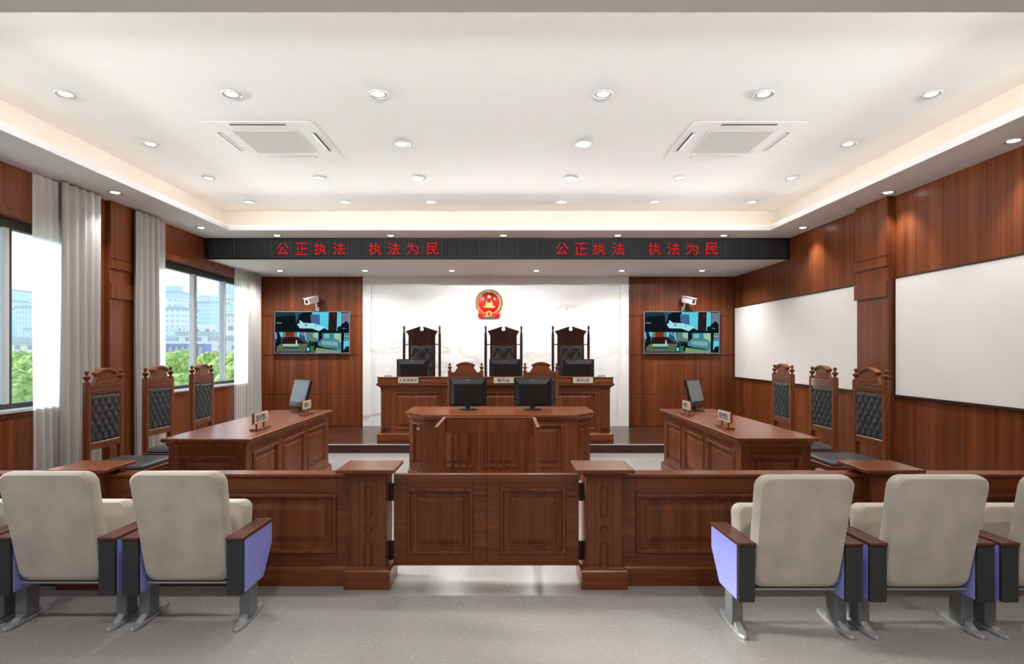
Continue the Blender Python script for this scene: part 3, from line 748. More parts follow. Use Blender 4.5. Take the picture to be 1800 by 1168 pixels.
for k, (x, lab) in enumerate(((-1.42, 'behind the left end of the judges bench'), (0., 'in the centre behind the judges bench'), (1.17, 'behind the right end of the judges bench'))):
    place(JC, k == 0, (x, 10.2, .13), 0, 'tall dark carved chair with pointed crest, ' + lab)

# ------------------------------------------------------------------ judges bench
r = thing('judges_bench', (-.127, 9.5, .13), 'long high wooden judges bench with fluted pilasters and raised panels on the platform', 'bench')
x0, x1 = -1.93, 1.676; yb = 9.22; zt = 1.146; D = .13
b = MB(); b.box(x0, x1, yb+.03, yb+.10, D+.1, 1.0); b.box(x0, x0+.05, yb+.10, 9.95, D, 1.0); b.box(x1-.05, x1, yb+.10, 9.95, D, 1.0); b.build('body', 'wz', r)
b = MB(); b.box(x0+.0, x1, 9.26, 9.95, 1.03, 1.06); b.build('work_surface', 'wx', r, bevel=.003)
def ring(mb, prof, X0, X1, Y0, Y1):
    mb.loft([[(X0-e,Y0-e,z),(X1+e,Y0-e,z),(X1+e,Y1,z),(X0-e,Y1,z)] for e, z in prof])
b = MB()
ring(b, [(.0,.955),(.012,.975),(.018,.985),(.05,1.005),(.062,1.015),(.058,1.028),(.064,1.040),(.045,1.043),(.042,1.075),(.048,1.082),(.042,1.089),(.042,1.130),(.050,1.134),(.052,1.140),(.048,1.146)], x0, x1, yb, 9.30)
b.build('cornice', 'wx', r)
b = MB(); ring(b, [(.05,D),(.05,D+.11),(.035,D+.125),(.02,D+.135),(.0,D+.14)], x0, x1, yb-.0, 9.30); b.build('plinth', 'wx', r, bevel=.002)
W = x1-x0; u = lambda X: X-x0
cols_ = [(u(-1.71), u(-.974)), (u(-.82), u(.566)), (u(.72), u(1.456))]
framed_face(r, (x0, yb, 0), (1,0,0), (0,0,1), (0,-1,0), W, D+.14, .955, cols_, .315, .905, .03, 'wz', 'wx')
for X in (x0+.005, -.957, .583, x1-.145):
    w = .14 if X in (x0+.005, x1-.145) else .12
    b = MB(); b.box(X, X+w, yb-.016, yb, D+.14, .945); 
    for k in range(5): cx = X+w*(k+1)/6; b.tube([(cx,yb-.017,.42),(cx,yb-.017,.88)], .0055, 6)
    for k in range(4): b.tube([(X+w*(k+1)/5, yb-.02, .285), (X+w*(k+1)/5, yb-.034, .34), (X+w*(k+1)/5, yb-.022, .40)], [.012,.014,.008], 8)
    b.box(X-.004, X+w+.004, yb-.024, yb, D+.14, D+.155); b.box(X-.004, X+w+.004, yb-.022, yb, .90, .93)
    b.build('fluted_pilaster', 'wz', r, bevel=.002)

def plate(name_loc, right, length, h, thick, text, label, stand=True, zbase=0., zplate=0., twidth=None, parent_group='name plates'):
    """name plate: origin = middle of the bottom of the face; right = reading direction on the face"""
    P = Vector(name_loc); R = Vector(right).normalized(); Uz = Vector((0,0,1)); Nn = R.cross(Uz)
    r = thing('name_plate', (P.x, P.y, zbase), label, 'name plate', parent_group)
    def bx(mb, a, b_, c, d, e, f_):
        mb.loft([[tuple(P*1 + R*x + Nn*y + Uz*(z-P.z)) for x, y in ((a,c),(b_,c),(b_,d),(a,d))] for z in (e, f_)])
    f = MB(); bx(f, -length/2, length/2, -.004, 0, zplate, zplate+h); f.build('face', 'plate', r)
    text_mesh(text, .05, 'lettering', 'ink', r, face_mtx(P + Uz*(zplate+h/2-P.z) + Nn*.0005, R, Uz), .001, width=twidth or length*.82, height=h*.70, bold=.007)
    f = MB(); bx(f, -length/2-.006, length/2+.006, -.024, -.004, zplate-.005, zplate+h+.005); f.build('backing', 'wx', r, bevel=.002)
    if stand:
        f = MB()
        for x in (-length*.28, length*.28): bx(f, x-.006, x+.006, -.020, -.008, zbase+.015, zplate)
        f.build('support', 'wz', r)
        f = MB(); bx(f, -length/2-.0, length/2+.0, -.05, .03, zbase, zbase+.018); f.build('base', 'wx', r, bevel=.002)
    return r
Yp = 9.145
for px, t, lab in ((717.5, '人民陪审员', 'left'), (885.5, '审判长', 'middle'), (1024.8, '审判员', 'right')):
    X = (px-885)*Yp/1030
    plate((X, Yp, 1.0488), (1,0,0), .312, .088, .02, t, 'small cream name plate with Chinese characters on the judges bench front, %s one' % lab, False, 1.0436, 1.0488, twidth=(.29 if len(t) > 3 else .2), parent_group='bench name plates')

def make_monitor(w, h, z0, name='monitor'):
    r = thing('monitor', (0,0,0), '', 'monitor'); H0 = z0
    MB().box(-w/2, w/2, -.012, .012, H0, H0+h).build('bezel', 'black', r, bevel=.004)
    MB().box(-w/2+.018, w/2-.018, .0122, .0135, H0+.03, H0+h-.018).build('screen', 'screen', r)
    b = MB(); b.loft([[(-w/2+.012,-.012,H0+.012),(w/2-.012,-.012,H0+.012),(w/2-.012,-.012,H0+h-.012),(-w/2+.012,-.012,H0+h-.012)],
                      [(-w/2+.07,-.05,H0+.03),(w/2-.07,-.05,H0+.03),(w/2-.07,-.05,H0+h-.08),(-w/2+.07,-.05,H0+h-.08)]])
    b.box(-.05, .05, -.058, -.045, H0+.02, H0+h*.55)
    for k in range(6): b.box(-.15+k*.02, -.142+k*.02, -.0515, -.048, H0+.05, H0+h-.11) if False else None
    b.build('rear_cover', 'black', r)
    text_mesh('DELL', .02, 'badge', 'logo', r, face_mtx((0, -.0135-.008, H0+h-.035), (1,0,0), (0,0,1)), .002, width=.05, height=.012, bold=.02)
    b = MB(); b.box(-.03, .03, -.05, -.02, .01, H0+.06); b.build('stand', 'black', r, bevel=.004)
    b = MB(); b.lathe([(.12,0),(.12,.008),(.10,.014),(.03,.018)], 0, -.02, 28); b.build('base', 'black', r, smooth='auto')
    return r
JM = make_monitor(.505, .33, .03)
for k, (px, lab) in enumerate(((724.7, 'left end'), (887.5, 'middle'), (1017, 'right end'))):
    place(JM, k == 0, ((px-885)*9.52/1030, 9.52, 1.06), 0, 'black monitor seen from behind on the judges bench, %s' % lab, 'monitors on the judges bench')
for k, (X, lab) in enumerate(((-.455, 'left'), (.372, 'right'))):
    if k == 0: CM = make_monitor(.48, .36, .05)
    place(CM, k == 0, (X, 7.5, .80), 0, 'black monitor seen from behind on the clerk desk, %s one' % lab, 'monitors on the clerk desk')
for X, lab in ((-1.82, 'left'), (1.55, 'right')):
    s = -1 if X < 0 else 1
    r = thing('pen', (X, 9.22, 1.146), 'thin dark pen on a white sheet at the %s end of the judges bench' % lab, 'pen', 'pens on the judges bench')
    MB().tube([(X-.06,9.22,1.158),(X-.055,9.22,1.158),(X+.055,9.22,1.158),(X+.06,9.22,1.158)], [.003,.0065,.0065,.003], 8).build('barrel', 'black', r, smooth=True)
    o = MB().box(X-.10+s*.06, X+.10+s*.06, 9.185, 9.275, 1.1462, 1.152).build('paper_pad', 'paper'); tag(o, 'small white paper pad under a pen at the %s end of the judges bench' % lab, 'paper pad', 'paper pads on the judges bench')

# ------------------------------------------------------------------ clerk desk
r = thing('clerk_desk', (-.045, 7.4, 0), 'wide wooden clerk desk with chamfered front corners in the middle of the room', 'desk')
top = [(-.955,6.93),(.877,6.93),(1.123,7.23),(1.123,7.92),(-1.215,7.92),(-1.215,7.23)]
def inset(pts, d):
    n = len(pts); out = []
    for i in range(n):
        p0, p1, p2 = map(Vector, (pts[i-1], pts[i], pts[(i+1) % n]))
        a = (p1-p0).normalized(); b_ = (p2-p1).normalized(); na, nb = Vector((-a.y,a.x)), Vector((-b_.y,b_.x))
        k = d/(1+na.dot(nb)); out.append(tuple(p1 + (na+nb)*k))
    return out
b = MB(); b.loft([[(x, y, z) for x, y in inset(top, e)] for e, z in ((.03,.735),(.022,.745),(.018,.757),(.006,.762),(0,.768),(0,.793),(.006,.80))]); b.build('desktop', 'wx', r)
body = inset(top, .05); b = MB(); b.prism(inset(top, .07), 'z', .06, .74); b.build('body', 'wz', r)
b = MB(); b.loft([[(x, y, z) for x, y in inset(top, e)] for e, z in ((.035,0),(.035,.075),(.045,.09))]); b.build('plinth', 'wx', r)
P = [Vector((x, y, 0)) for x, y in body]
def side(i, j, cols, nm=None):
    a, b_ = P[i], P[j]; U = (b_-a).normalized(); Nn = U.cross(Vector((0,0,1))); W = (b_-a).length
    framed_face(r, a, U, (0,0,1), Nn, W, .09, .735, [(W*c0 if c0 <= 1 else c0, W*c1) for c0, c1 in cols], .16, .675, .028, 'wz', 'wx')
side(0, 1, [(.08, .325), (.375, .625), (.675, .92)])
side(5, 0, [(.22, .78)]); side(1, 2, [(.22, .78)])
side(4, 5, [(.12, .88)]); side(2, 3, [(.12, .88)])

# ------------------------------------------------------------------ side desks
def side_desk(x0, x1, y0, y1, inner, label):
    r = thing('side_desk', ((x0+x1)/2, (y0+y1)/2, 0), label, 'desk', 'long side desks')
    pts = [(x0,y0),(x1,y0),(x1,y1),(x0,y1)]
    b = MB(); b.loft([[(x, y, z) for x, y in inset(pts, e)] for e, z in ((.042,.715),(.034,.725),(.034,.738),(.024,.748),(.008,.755),(.0,.762),(.0,.783),(.006,.79))]); b.build('desktop', 'wy', r)
    b = MB(); b.prism(inset(pts, .072), 'z', .05, .72); b.build('body', 'wz', r)
    b = MB(); b.loft([[(x, y, z) for x, y in inset(pts, e)] for e, z in ((.012,0),(.012,.085),(.024,.095),(.03,.11),(.042,.115))]); b.build('plinth', 'wy', r)
    bx0, bx1, by0, by1 = x0+.045, x1-.045, y0+.045, y1-.045; L_ = by1-by0; W = bx1-bx0
    cols = [(L_*.055, L_*.30), (L_*.35, L_*.62-.01), (L_*.67-.01, L_*.945)]
    framed_face(r, (bx1, by0, 0), (0,1,0), (0,0,1), (1,0,0), L_, .115, .715, cols, .165, .645, .028, 'wz', 'wy')
    framed_face(r, (bx0, by1, 0), (0,-1,0), (0,0,1), (-1,0,0), L_, .115, .715, cols, .165, .645, .028, 'wz', 'wy')
    framed_face(r, (bx0, by0, 0), (1,0,0), (0,0,1), (0,-1,0), W, .115, .715, [(.085, W-.085)], .165, .635, .028, 'wz', 'wx', end0=.0282, end1=W-.0282)
    for c in ((x0+.07),(x1-.07)):
        MB().box(c-.002, c+.002, y0+.1, y1-.1, .7895, .7903).build('inlay_line', 'inlay', r)
    return r
side_desk(-2.97, -2.20, 5.07, 7.56, 1, 'long wooden side desk with panelled sides on the left, by the windows')
side_desk(2.054, 2.76, 5.13, 7.71, -1, 'long wooden side desk with panelled sides on the right, by the white boards')
plate((-2.355, 5.705, .856), (0,1,0), .31, .097, .02, '委托代理人', 'cream five character name plate standing on the left side desk', True, .79, .856, parent_group='name plates on stands')
plate((-2.355, 7.03, .856), (0,1,0), .29, .097, .02, '辩护人', 'cream three character name plate standing by the monitor on the left desk', True, .79, .856, twidth=.19, parent_group='name plates on stands')
plate((2.175, 6.975, .856), (0,-1,0), .29, .097, .02, '辩护人', 'cream three character name plate standing by the monitor on the right desk', True, .79, .856, twidth=.19, parent_group='name plates on stands')
plate((2.185, 5.81, .856), (0,-1,0), .31, .097, .02, '委托代理人', 'cream five character name plate standing on the right side desk', True, .79, .856, parent_group='name plates on stands')
def desk_monitor(x, y, rz, tilt, label):
    r = thing('monitor', (x, y, .79), label, 'monitor', 'monitors on the side desks'); w, h = .44, .345
    T = Matrix.Translation((0,0,.06)) @ Matrix.Rotation(tilt, 4, 'X')
    def B(mb, n, m, **k): return mb.build(n, m, r, world=False, **k)
    B(MB().box(-w/2, w/2, -.02, .012, 0, h), 'bezel', 'black', bevel=.004, xf=T)
    B(MB().box(-w/2+.02, w/2-.02, -.0215, -.0195, .06, h-.018), 'screen', 'screen', xf=T)
    B(MB().box(-.12, .12, .012, .045, .05, h-.08), 'rear_cover', 'black', bevel=.01, xf=T)
    b = MB(); b.tube([(0,.05,.01),(0,.045,.06),(0,.03,.14)], [.022,.02,.02], 10); B(b, 'stand', 'black', smooth='auto')
    b = MB(); b.lathe([(.11,0),(.11,.006),(.09,.013),(.03,.018)], 0, .02, 28); B(b, 'base', 'black', smooth='auto')
    r.rotation_euler = (0,0,rz); return r
desk_monitor(-2.58, 7.33, math.radians(-46), math.radians(-15), 'monitor tilted back on the left side desk, grey screen turned to the windows')
desk_monitor(2.47, 7.45, math.radians(50), math.radians(-15), 'monitor tilted back on the right side desk, dark screen turned to the right wall')

# ------------------------------------------------------------------ defendant dock
r = thing('dock', (-.142, 5.8, 0), 'three sided wooden dock with slatted back standing in front of the clerk desk', 'dock')
dx0, dx1, dy0, dy1, dz = -.654, .344, 5.54, 6.38, .832
for X, s in ((dx0, 1), (dx1, -1)):
    a, b_ = (X, X+.028) if s > 0 else (X-.028, X)
    MB().box(a, b_, dy0, dy1, 0, dz-.012).build('side_panel', 'wz', r, bevel=.002)
    MB().box(a-.003, b_+.003, dy0-.004, dy1, dz-.012, dz).build('top_cap', 'cy', r, bevel=.002)
    MB().lathe_y([(.006,dy0-.001),(.006,dy0-.004),(.003,dy0-.006)], (a+b_)/2, .66, 12).build('bolt', 'bronze', r)
MB().box(dx0+.028, dx1-.028, dy1-.03, dy1, .66, dz-.012).build('back_rail', 'wz', r, bevel=.002)
MB().box(dx0+.028, dx1-.028, dy1-.033, dy1+.003, dz-.012, dz).build('top_cap', 'cx', r, bevel=.002)
MB().box(dx0+.028, dx1-.028, dy1-.03, dy1, .0, .10).build('back_rail', 'wx', r, bevel=.002)
n = 12; sp = (dx1-dx0-.056)/n
for k in range(1, n):
    X = dx0+.028+k*sp; MB().box(X-.011, X+.011, dy1-.026, dy1-.004, .10, .66).build('slat', 'wz', r, bevel=.002)

# ------------------------------------------------------------------ rail, piers, gates
def rail_section(x0, x1, label, panel=True):
    r = thing('partition_rail', ((x0+x1)/2, 3.95, 0), label, 'partition', 'low partition rails')
    y0 = 3.90
    MB().box(x0, x1, y0+.03, 4.0, .05, .715).build('core', 'wx', r)
    b = MB(); b.loft([[(x0, y0-e, z), (x1, y0-e, z), (x1, 4.0+e, z), (x0, 4.0+e, z)] for e, z in ((0,.70),(.006,.706),(.012,.714),(.014,.718),(.014,.730),(.011,.733))]); b.build('cap', 'wx', r)
    b = MB(); b.loft([[(x0, y0-e, z), (x1, y0-e, z), (x1, 4.0+e, z), (x0, 4.0+e, z)] for e, z in ((.04,0),(.04,.115),(.03,.128),(.015,.135),(.0,.145))]); b.build('plinth', 'wx', r)
    prof = [(0,-.02),(0,.010),(.006,.014),(.020,.013),(.026,.004),(.030,-.016),(.044,-.018),(.046,-.026),(.072,-.026),(.076,-.020),(.110,-.008)]
    framed_face(r, (x0, y0, 0), (1,0,0), (0,0,1), (0,-1,0), x1-x0, .145, .70, [(.108, x1-x0-.108)], .205, .60, .03, 'wx', 'wx', prof=prof, matp='wz')
    return r
rail_section(XL+.01, -2.866, 'low panelled wooden partition rail at the far left, reaching the window wall')
rail_section(-2.634, -1.003, 'low panelled wooden partition rail left of the gate')
rail_section(.772, 2.401, 'low panelled wooden partition rail right of the gate')
rail_section(2.633, XR-.01, 'low panelled wooden partition rail at the far right, reaching the wall')
def make_pier():
    r = thing('rail_post', (0,0,0), '', 'post', 'square rail posts')
    y0 = 3.83
    MB().box(-.1165, .1165, y0, 4.06, .12, .745).build('shaft', 'wz', r, bevel=.003, world=True)
    b = MB(); b.loft([[(-.15+e, 3.797+e, z), (.15-e, 3.797+e, z), (.15-e, 4.085-e, z), (-.15+e, 4.085-e, z)] for e, z in ((0,0),(0,.115),(.008,.125),(.02,.130),(.0335,.14))]); b.build('base', 'wx', r)
    b = MB(); b.loft([[(-.188+e, 3.75+e, z), (.188-e, 3.75+e, z), (.188-e, 4.093-e, z), (-.188+e, 4.093-e, z)] for e, z in ((.066,.725),(.055,.735),(.045,.748),(.035,.758),(.012,.762),(0,.766),(0,.783),(.005,.787))]); b.build('cap', 'wx', r)
    def capsule(zc, hl, rad, k, y): 
        pts = [(rad*math.cos(a), zc+hl+rad*math.sin(a)) for a in [i*PI/10 for i in range(11)]] + [(rad*math.cos(a), zc-hl+rad*math.sin(a)) for a in [PI+i*PI/10 for i in range(11)]]
        return [(x, y, z) for x, z in pts]
    b = MB()
    for zc, hl in ((.566,.077),(.386,.0),(.222,.062)):
        b.loft([capsule(zc, hl, q, 0, y) for q, y in ((.026,y0+.001),(.026,y0-.006),(.022,y0-.010),(.018,y0-.006),(.015,y0-.0005),(.008,y0-.0015))])
    b.build('capsule_moulding', 'wz', r)
    b = MB(); b.box(-.1165, -.06, y0-.004, y0, .14, .725); b.box(.06, .1165, y0-.004, y0, .14, .725); b.build('corner_strip', 'wz', r, bevel=.0015)
    return r
PR = make_pier()
for k, (x, lab) in enumerate(((-2.75, 'farthest left, in front of the left chairs'), (-.887, 'left of the double gate'), (.656, 'right of the double gate'), (2.517, 'farthest right, in front of the right chairs'))):
    place(PR, k == 0, (x, 0, 0), 0, 'square wooden rail post with wide flat cap, ' + lab)
for x0, x1, s, lab in ((-.735, -.114, -1, 'left'), (-.112, .504, 1, 'right')):
    r = thing('gate', ((x0+x1)/2, 3.93, .11), '%s leaf of the low panelled wooden double gate' % lab, 'gate', 'double gate leaves')
    prof = [(0,-.02),(0,.008),(.005,.012),(.018,.011),(.023,.002),(.026,-.014),(.040,-.016),(.042,-.022),(.062,-.022),(.066,-.016),(.095,-.006)]
    MB().box(x0, x1, 3.95, 3.965, .112, .718).build('core', 'wx', r)
    p0, p1 = (x0+.088, x1-.09) if s < 0 else (x0+.088, x1-.088)
    framed_face(r, (x0, 3.925, 0), (1,0,0), (0,0,1), (0,-1,0), x1-x0, .112, .718, [(p0-x0, p1-x0)], .19, .632, .025, 'wx', 'wx', prof=prof, matp='wz')
    MB().box(x0, x1, 3.922, 3.968, .718, .7225).build('top_edge', 'cx', r)
    if s < 0: MB().box(x1-.012, x1+.012, 3.968, 3.976, .112, .718).build('meeting_strip', 'wz', r, bevel=.002)
    hx0, hx1 = (x0-.034, x0+.001) if s < 0 else (x1-.001, x1+.025)
    if s > 0: hx0, hx1 = x1-.001, .539
    for z0, z1 in ((.545, .663), (.148, .274)):
        b = MB(); b.box(hx0, hx1, 3.935, 3.95, z0, z1); b.tube([((hx0+hx1)/2,3.932,z0),((hx0+hx1)/2,3.932,z1)], .009, 10); b.build('hinge', 'bronze', r)

# ------------------------------------------------------------------ auditorium seats
def make_seat():
    r = thing('auditorium_seat', (0,0,0), '', 'seat')
    # backrest: rounded outline leaning back, in local metres (origin y = world 0 for left bank)
    def outline(wb, wt, zb, zt, rad):
        pts = []
        for cx, cz, a0 in ((wb/2-rad, zb+rad, -90), (wt/2-rad, zt-rad, 0), (-wt/2+rad, zt-rad, 90), (-wb/2+rad, zb+rad, 180)):
            for k in range(7): a = math.radians(a0+k*15); pts.append((cx+rad*math.cos(a), cz+rad*math.sin(a)))
        return pts
    out = outline(.475, .505, .262, .896, .06)
    cx = Vector((0, .58))
    def yrear(z): return 3.26 - (z-.263)/(.902-.263)*.143
    loops = []
    for e, d in ((.035,.0),(.014,.006),(.003,.022),(.0,.045),(.0,.065),(.004,.085),(.02,.100),(.05,.108)):
        lp = []
        for x, z in out:
            v = Vector((x, z-.58)); sx = 1-e/.25; sz = 1-e/.32; X, Z = x*sx, .58+(z-.58)*sz
            bul = .006*(1-(z-.58)**2/.11) if z > .8 else 0
            lp.append((X, yrear(Z)+d, Z + (.006*(1-(X/.26)**2) if Z > .8 else 0)))
        loops.append(lp)
    MB().loft(loops).build('backrest', 'fabric', r, smooth='auto')
    b = MB(); b.box(-.225, .225, 3.262, 3.35, .252, .262); b.build('under_shell', 'steel', r, bevel=.003)
    # folded seat
    def sl(e, y): return [(x*(1-e/.22), y, .475+(z-.475)*(1-e/.18)) for x, z in outline(.47, .47, .30, .655, .05)]
    T = Matrix.Translation((0,3.50,.30)) @ Matrix.Rotation(math.radians(-7), 4, 'X') @ Matrix.Translation((0,-3.50,-.30))
    MB().loft([sl(.03,3.42), sl(.01,3.428), sl(0,3.445), sl(0,3.53), sl(.012,3.555), sl(.04,3.565)]).build('seat_cushion', 'fabric', r, smooth='auto', xf=T)
    for s in (-1, 1):
        xa, xb = sorted((s*.2425, s*.3325)); tag_ = 1
        prof = [(3.238,.209),(3.238,.508),(3.63,.498),(3.63,.37),(3.495,.20)]
        c = MB(); c.prism([(y, z) for y, z in prof], 'x', xa+.018, xb-.018); c.build('side_frame', 'black', r)
        c = MB(); c.prism([(3.214,.207),(3.214,.509),(3.238,.509),(3.238,.207)], 'x', xa, xb); c.build('rear_cover', 'blackmatte', r, bevel=.003)
        pr = [(3.24,.211),(3.24,.506),(3.626,.497),(3.626,.372),(3.493,.204)]
        for p0, p1 in ((xa, xa+.018), (xb-.018, xb)):
            c = MB(); c.prism(pr, 'x', p0, p1); c.build('side_panel', 'blue', r, bevel=.006, seg=2)
        c = MB(); c.prism([(3.208,.509),(3.208,.527),(3.62,.519),(3.645,.511),(3.645,.499),(3.6,.499)], 'x', xa-.004, xb+.004); c.build('armrest', 'armwood', r, bevel=.006, seg=2)
        X = s*.2875
        c = MB(); c.box(X-.032, X+.032, 3.34, 3.44, .03, .235); c.build('leg', 'steel', r, bevel=.004)
        c = MB(); pts = []
        for z, h in ((0,0),(.012,.0),(.022,-.006)):
            lp = [(X-.030,3.30),(X-.024,3.255),(X-.008,3.225),(X+.008,3.225),(X+.024,3.255),(X+.030,3.30),(X+.030,3.48),(X+.022,3.545),(X+.006,3.585),(X-.006,3.585),(X-.022,3.545),(X-.030,3.48)]
            k = 1 if h == 0 else .85
            pts.append([(X+(x-X)*k, 3.405+(y-3.405)*(1 if h == 0 else .96), z) for x, y in lp])
        c.loft(pts); c.prism([(3.29,.02),(3.34,.05),(3.44,.05),(3.50,.02)], 'x', X-.02, X+.02); c.build('foot', 'foot', r, bevel=.003)
    return r
ST = make_seat(); first = True
for bank, X0, dy, n_ in (('left', -1.7625, 0, 3), ('right', 1.585, -.09, 3)):
    for k in range(n_):
        X = X0 + (-1 if bank == 'left' else 1)*k*.7035
        lab = 'beige folding seat with blue side panels, %s from the aisle in the %s row' % (('first', 'second', 'third')[k], bank)
        place(ST, first, (X, dy, 0), 0, lab, '%s row of auditorium seats' % bank); first = False

# ------------------------------------------------------------------ curtains
def curtain(name, y0, y1, mat, label, amp, wave, x=-4.47, seed=0, grp=None):
    rnd = random.Random(seed); n = int((y1-y0)/.008); nz = 14
    mb = MB(); ph = rnd.random()*6; zs = [.012 + (ZS-.02-.012)*j/nz for j in range(nz+1)]
    k2 = rnd.uniform(.3,.5); G = []
    for i in range(n+1):
        y = y0+(y1-y0)*i/n; colv = []
        for z in zs:
            f = z/ZS; a = amp*(1-.35*f)
            w = math.sin(2*PI*(y-y0)/wave*(1+.12*math.sin(y*3+ph)) + ph + .25*math.sin(z*1.1+y*4))
            w = math.copysign(abs(w)**.75, w)
            w2 = .35*math.sin(2*PI*(y-y0)/(wave*k2)+ph*2+z*.3)
            colv.append((x + a*w + a*.3*w2, y + .012*math.sin(z*2+y*9)*(1-f), z))
        G.append([mb.bm.verts.new(p) for p in colv])
    for i in range(n):
        for j in range(nz): mb.face((G[i][j], G[i+1][j], G[i+1][j+1], G[i][j+1]))
    o = mb.build(name, mat, smooth=True)
    if mat == 'drape':
        s = o.modifiers.new('thick', 'SOLIDIFY'); s.thickness = .003
    tag(o, label, 'curtain', grp); return o
curtain('sheer_curtain', 5.58, 5.98, 'sheer', 'white sheer curtain panel hanging in front of the nearest visible window', .022, .10, -4.50, 1, 'sheer curtains')
curtain('curtain', 5.90, 6.46, 'drape', 'grey gathered drape just left of the wood pilaster on the window wall', .038, .115, -4.44, 2, 'grey drapes')
curtain('curtain', 7.04, 7.58, 'drape', 'grey gathered drape just right of the wood pilaster on the window wall', .038, .105, -4.44, 3, 'grey drapes')
curtain('sheer_curtain', 7.54, 7.80, 'sheer', 'narrow white sheer curtain beside the middle drape at the far window', .022, .09, -4.50, 4, 'sheer curtains')
def lowtop(o, z):
    for v in o.data.vertices:
        if v.co.y > 8.90: v.co.z = min(v.co.z, z)
lowtop(curtain('sheer_curtain', 9.82, 10.30, 'sheer', 'white sheer curtain at the far end of the far window', .022, .10, -4.50, 5, 'sheer curtains'), ZL-.006)
lowtop(curtain('curtain', 10.28, 10.74, 'drape', 'grey gathered drape in the far left corner beside the back wall', .034, .11, -4.45, 6, 'grey drapes'), ZL-.006)

# ------------------------------------------------------------------ outside
GZ = -22.
struct('ground', MB().box(-900, -20, -150, 1200, GZ-1, GZ), 'ground')
def make_tree(seed):
    rnd = random.Random(seed); r = thing('tree', (0,0,0), '', 'tree', 'trees outside the windows')
    bm = bmesh.new()
    for q in range(11):
        a = rnd.uniform(0, 2*PI); d = rnd.uniform(0, 2.6); c = Vector((d*math.cos(a), d*math.sin(a), rnd.uniform(13.5, 19.0) - d*.5)); R = rnd.uniform(1.7, 2.7)
        res = bmesh.ops.create_icosphere(bm, subdivisions=3, radius=R, matrix=Matrix.Translation(c))
        for v in res['verts']:
            dvec = (v.co-c).normalized(); v.co += dvec*(.55*noise.noise(v.co*1.1) + .35*noise.noise(v.co*3.1))
    me = bpy.data.meshes.new('crown'); bm.to_mesh(me); bm.free(); me.materials.append(M['leaves'])
    me.polygons.foreach_set('use_smooth', [True]*len(me.polygons))
    o = bpy.data.objects.new('crown', me); col.objects.link(o); o.parent = r
    MB().lathe([(.5,0),(.35,4),(.28,10),(.12,15)], 0, 0, 8).build('trunk', 'bark', r, smooth=True)
    return r
TR = [make_tree(s) for s in range(3)]
used = [False]*3
random.seed(11); cnt = 0
def ray(px, Y): return (px-885)*Y/1030
placed = []; Y = 28.
def free(x, y, r_):
    return all((x-a)**2+(y-b_)**2 > (r_+c)**2 for a, b_, c in placed)
tries = 0
while cnt < 34 and tries < 6000:
    tries += 1; Y = random.uniform(30, 150); px = random.uniform(-40, 110) if random.random() < .45 else random.uniform(265, 440)
    x = ray(px, Y)
    if x > -22 or not free(x, Y, 5.1): continue
    placed.append((x, Y, 5.1)); i = cnt % 3; o = TR[i] if not used[i] else copy_tree(TR[i]); used[i] = True; cnt += 1
    zt = -2.6 + 4.4*min(1, (Y-30)/70) + random.uniform(-.6, .6)
    s_ = (zt-GZ)/20.5; o.location = (x, Y, GZ); o.rotation_euler = (0,0,random.uniform(0,6)); o.scale = (s_*.93, s_*.93, s_)
    o['label'] = 'leafy green tree in the park outside the windows'
def building(name, x, Y, w, d, ztop, mat, kind, label, grp):
    r = thing(name, (x, Y, GZ), label, 'building', grp)
    b = MB(); b.box(x-w/2, x+w/2, Y-d/2, Y+d/2, GZ, ztop)
    b.build('walls', mat, r)
    c = MB(); c.box(x-w/2-.4, x+w/2+.4, Y-d/2-.4, Y+d/2+.4, ztop-.6, ztop+.6); c.build('roof', 'bldR', r)
    if kind: c = MB(); c.box(x-w*.3, x+w*.3, Y-d*.3, Y+d*.3, ztop+.6, ztop+w*.25); c.build('upper_storey', mat, r)
    return r
bx_, by_ = ray(316, 165), 165.
placed.append((bx_, by_, 9)); r = thing('arcade_building', (bx_, by_, GZ), 'long violet arcade building with white arches beyond the trees', 'building')
MB().box(bx_-7, bx_+7, by_, by_+4, GZ, 3.6).build('walls', 'arc', r)
for k in range(8):
    cx = bx_-6+k*1.7; pts = [(cx-.5,.2),(cx+.5,.2)] + [(cx+.5*math.cos(a), 2.2+.6*math.sin(a)) for a in [i*PI/8 for i in range(9)]]
    MB().prism(pts, 'y', by_-.1, by_+.05).build('arch', 'bldR', r)
n_ = tries = 0
while n_ < 26 and tries < 5000:
    tries += 1; Y = random.uniform(185, 330); px = random.uniform(-40, 110) if n_ % 2 else random.uniform(265, 440)
    x = ray(px, Y); w_ = random.uniform(9, 20); d_ = random.uniform(8, 13)
    if not free(x, Y, w_*.62): continue
    placed.append((x, Y, w_*.62)); n_ += 1; zt = 1.55 + random.uniform(2, 34)/1030*Y
    building('city_block', x, Y, w_, d_, zt, random.choice(['bldA','bldC','bldA','bldC','bldB']), n_ % 2, 'pale city block beyond the trees outside the windows', 'city blocks')
n_ = tries = 0
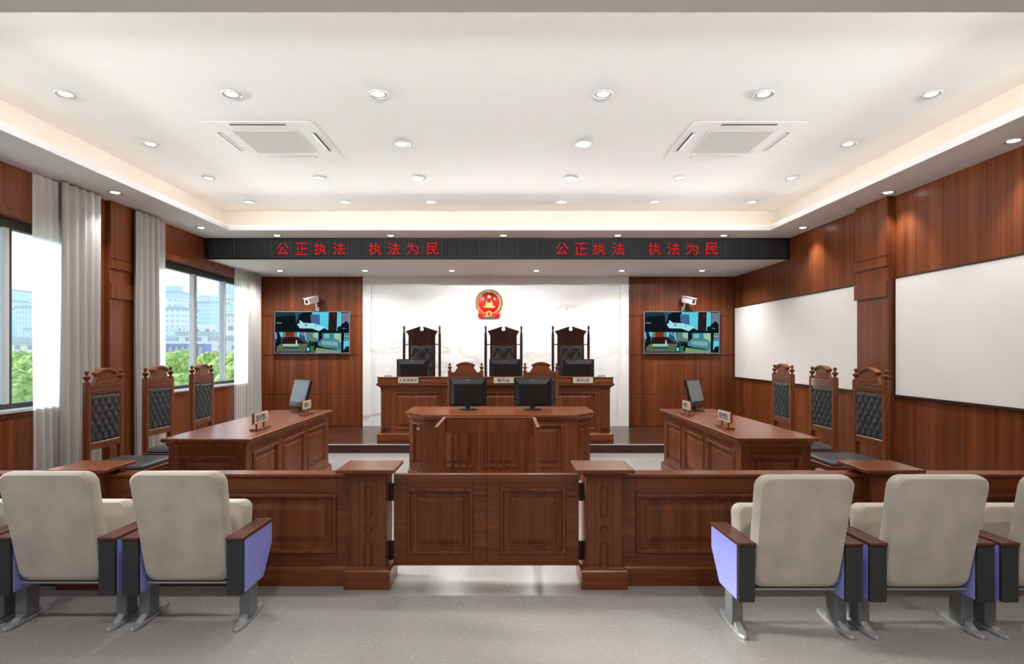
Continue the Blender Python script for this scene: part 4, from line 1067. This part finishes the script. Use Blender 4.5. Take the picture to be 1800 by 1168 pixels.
while n_ < 30 and tries < 5000:
    tries += 1; Y = random.uniform(350, 900); px = random.uniform(-40, 110) if n_ % 2 else random.uniform(265, 440)
    x = ray(px, Y); w_ = random.uniform(12, 34)
    if not free(x, Y, w_*.68): continue
    placed.append((x, Y, w_*.68)); n_ += 1; zt = 1.55 + random.uniform(30, 110 if n_ % 5 else 165)/1030*Y
    building('tower', x, Y, w_, w_*.7, zt, random.choice(['bldA','bldB','bldB']), n_ % 2, 'tall pale tower with rows of windows in the distant city', 'distant city towers')

# ------------------------------------------------------------------ world, sun, camera
w = bpy.data.worlds.new('sky'); sc.world = w; w.use_nodes = True; nt = w.node_tree; nt.nodes.clear()
wo = nt.nodes.new('ShaderNodeOutputWorld'); bg = nt.nodes.new('ShaderNodeBackground')
tc = nt.nodes.new('ShaderNodeTexCoord'); sp = nt.nodes.new('ShaderNodeSeparateXYZ'); L(nt, tc.outputs['Generated'], sp.inputs[0])
rp = ramp(nt, [(0., (.78,.86,.95)), (.12, (.68,.80,.95)), (.6, (.42,.60,.90))]); L(nt, sp.outputs[2], rp.inputs[0]); L(nt, rp.outputs[0], bg.inputs[0])
bg.inputs[1].default_value = 2.0; L(nt, bg.outputs[0], wo.inputs[0])
sl = bpy.data.lights.new('sun', 'SUN'); sl.energy = 6.5; sl.angle = math.radians(7); sl.color = (1,.95,.88)
so = bpy.data.objects.new('sun', sl); col.objects.link(so)
so.rotation_euler = Vector((1,-.21,-.36)).to_track_quat('-Z', 'Y').to_euler()
cam = bpy.data.cameras.new('camera'); co = bpy.data.objects.new('camera', cam); col.objects.link(co)
co.location = (0,0,1.55); co.rotation_euler = (PI/2,0,0)
cam.sensor_width = 36; cam.lens = 36*1030/1800; cam.shift_x = 15/1800; cam.shift_y = 33.5/1800
cam.clip_end = 3000; cam.clip_start = .05
sc.camera = co
sc.view_settings.view_transform = 'Standard'; sc.view_settings.look = 'None'; sc.view_settings.exposure = .08; sc.view_settings.gamma = 1
sc.cycles.max_bounces = 8; sc.cycles.diffuse_bounces = 6; sc.cycles.transparent_max_bounces = 12; sc.cycles.sample_clamp_indirect = 6
sc.cycles.use_denoising = True
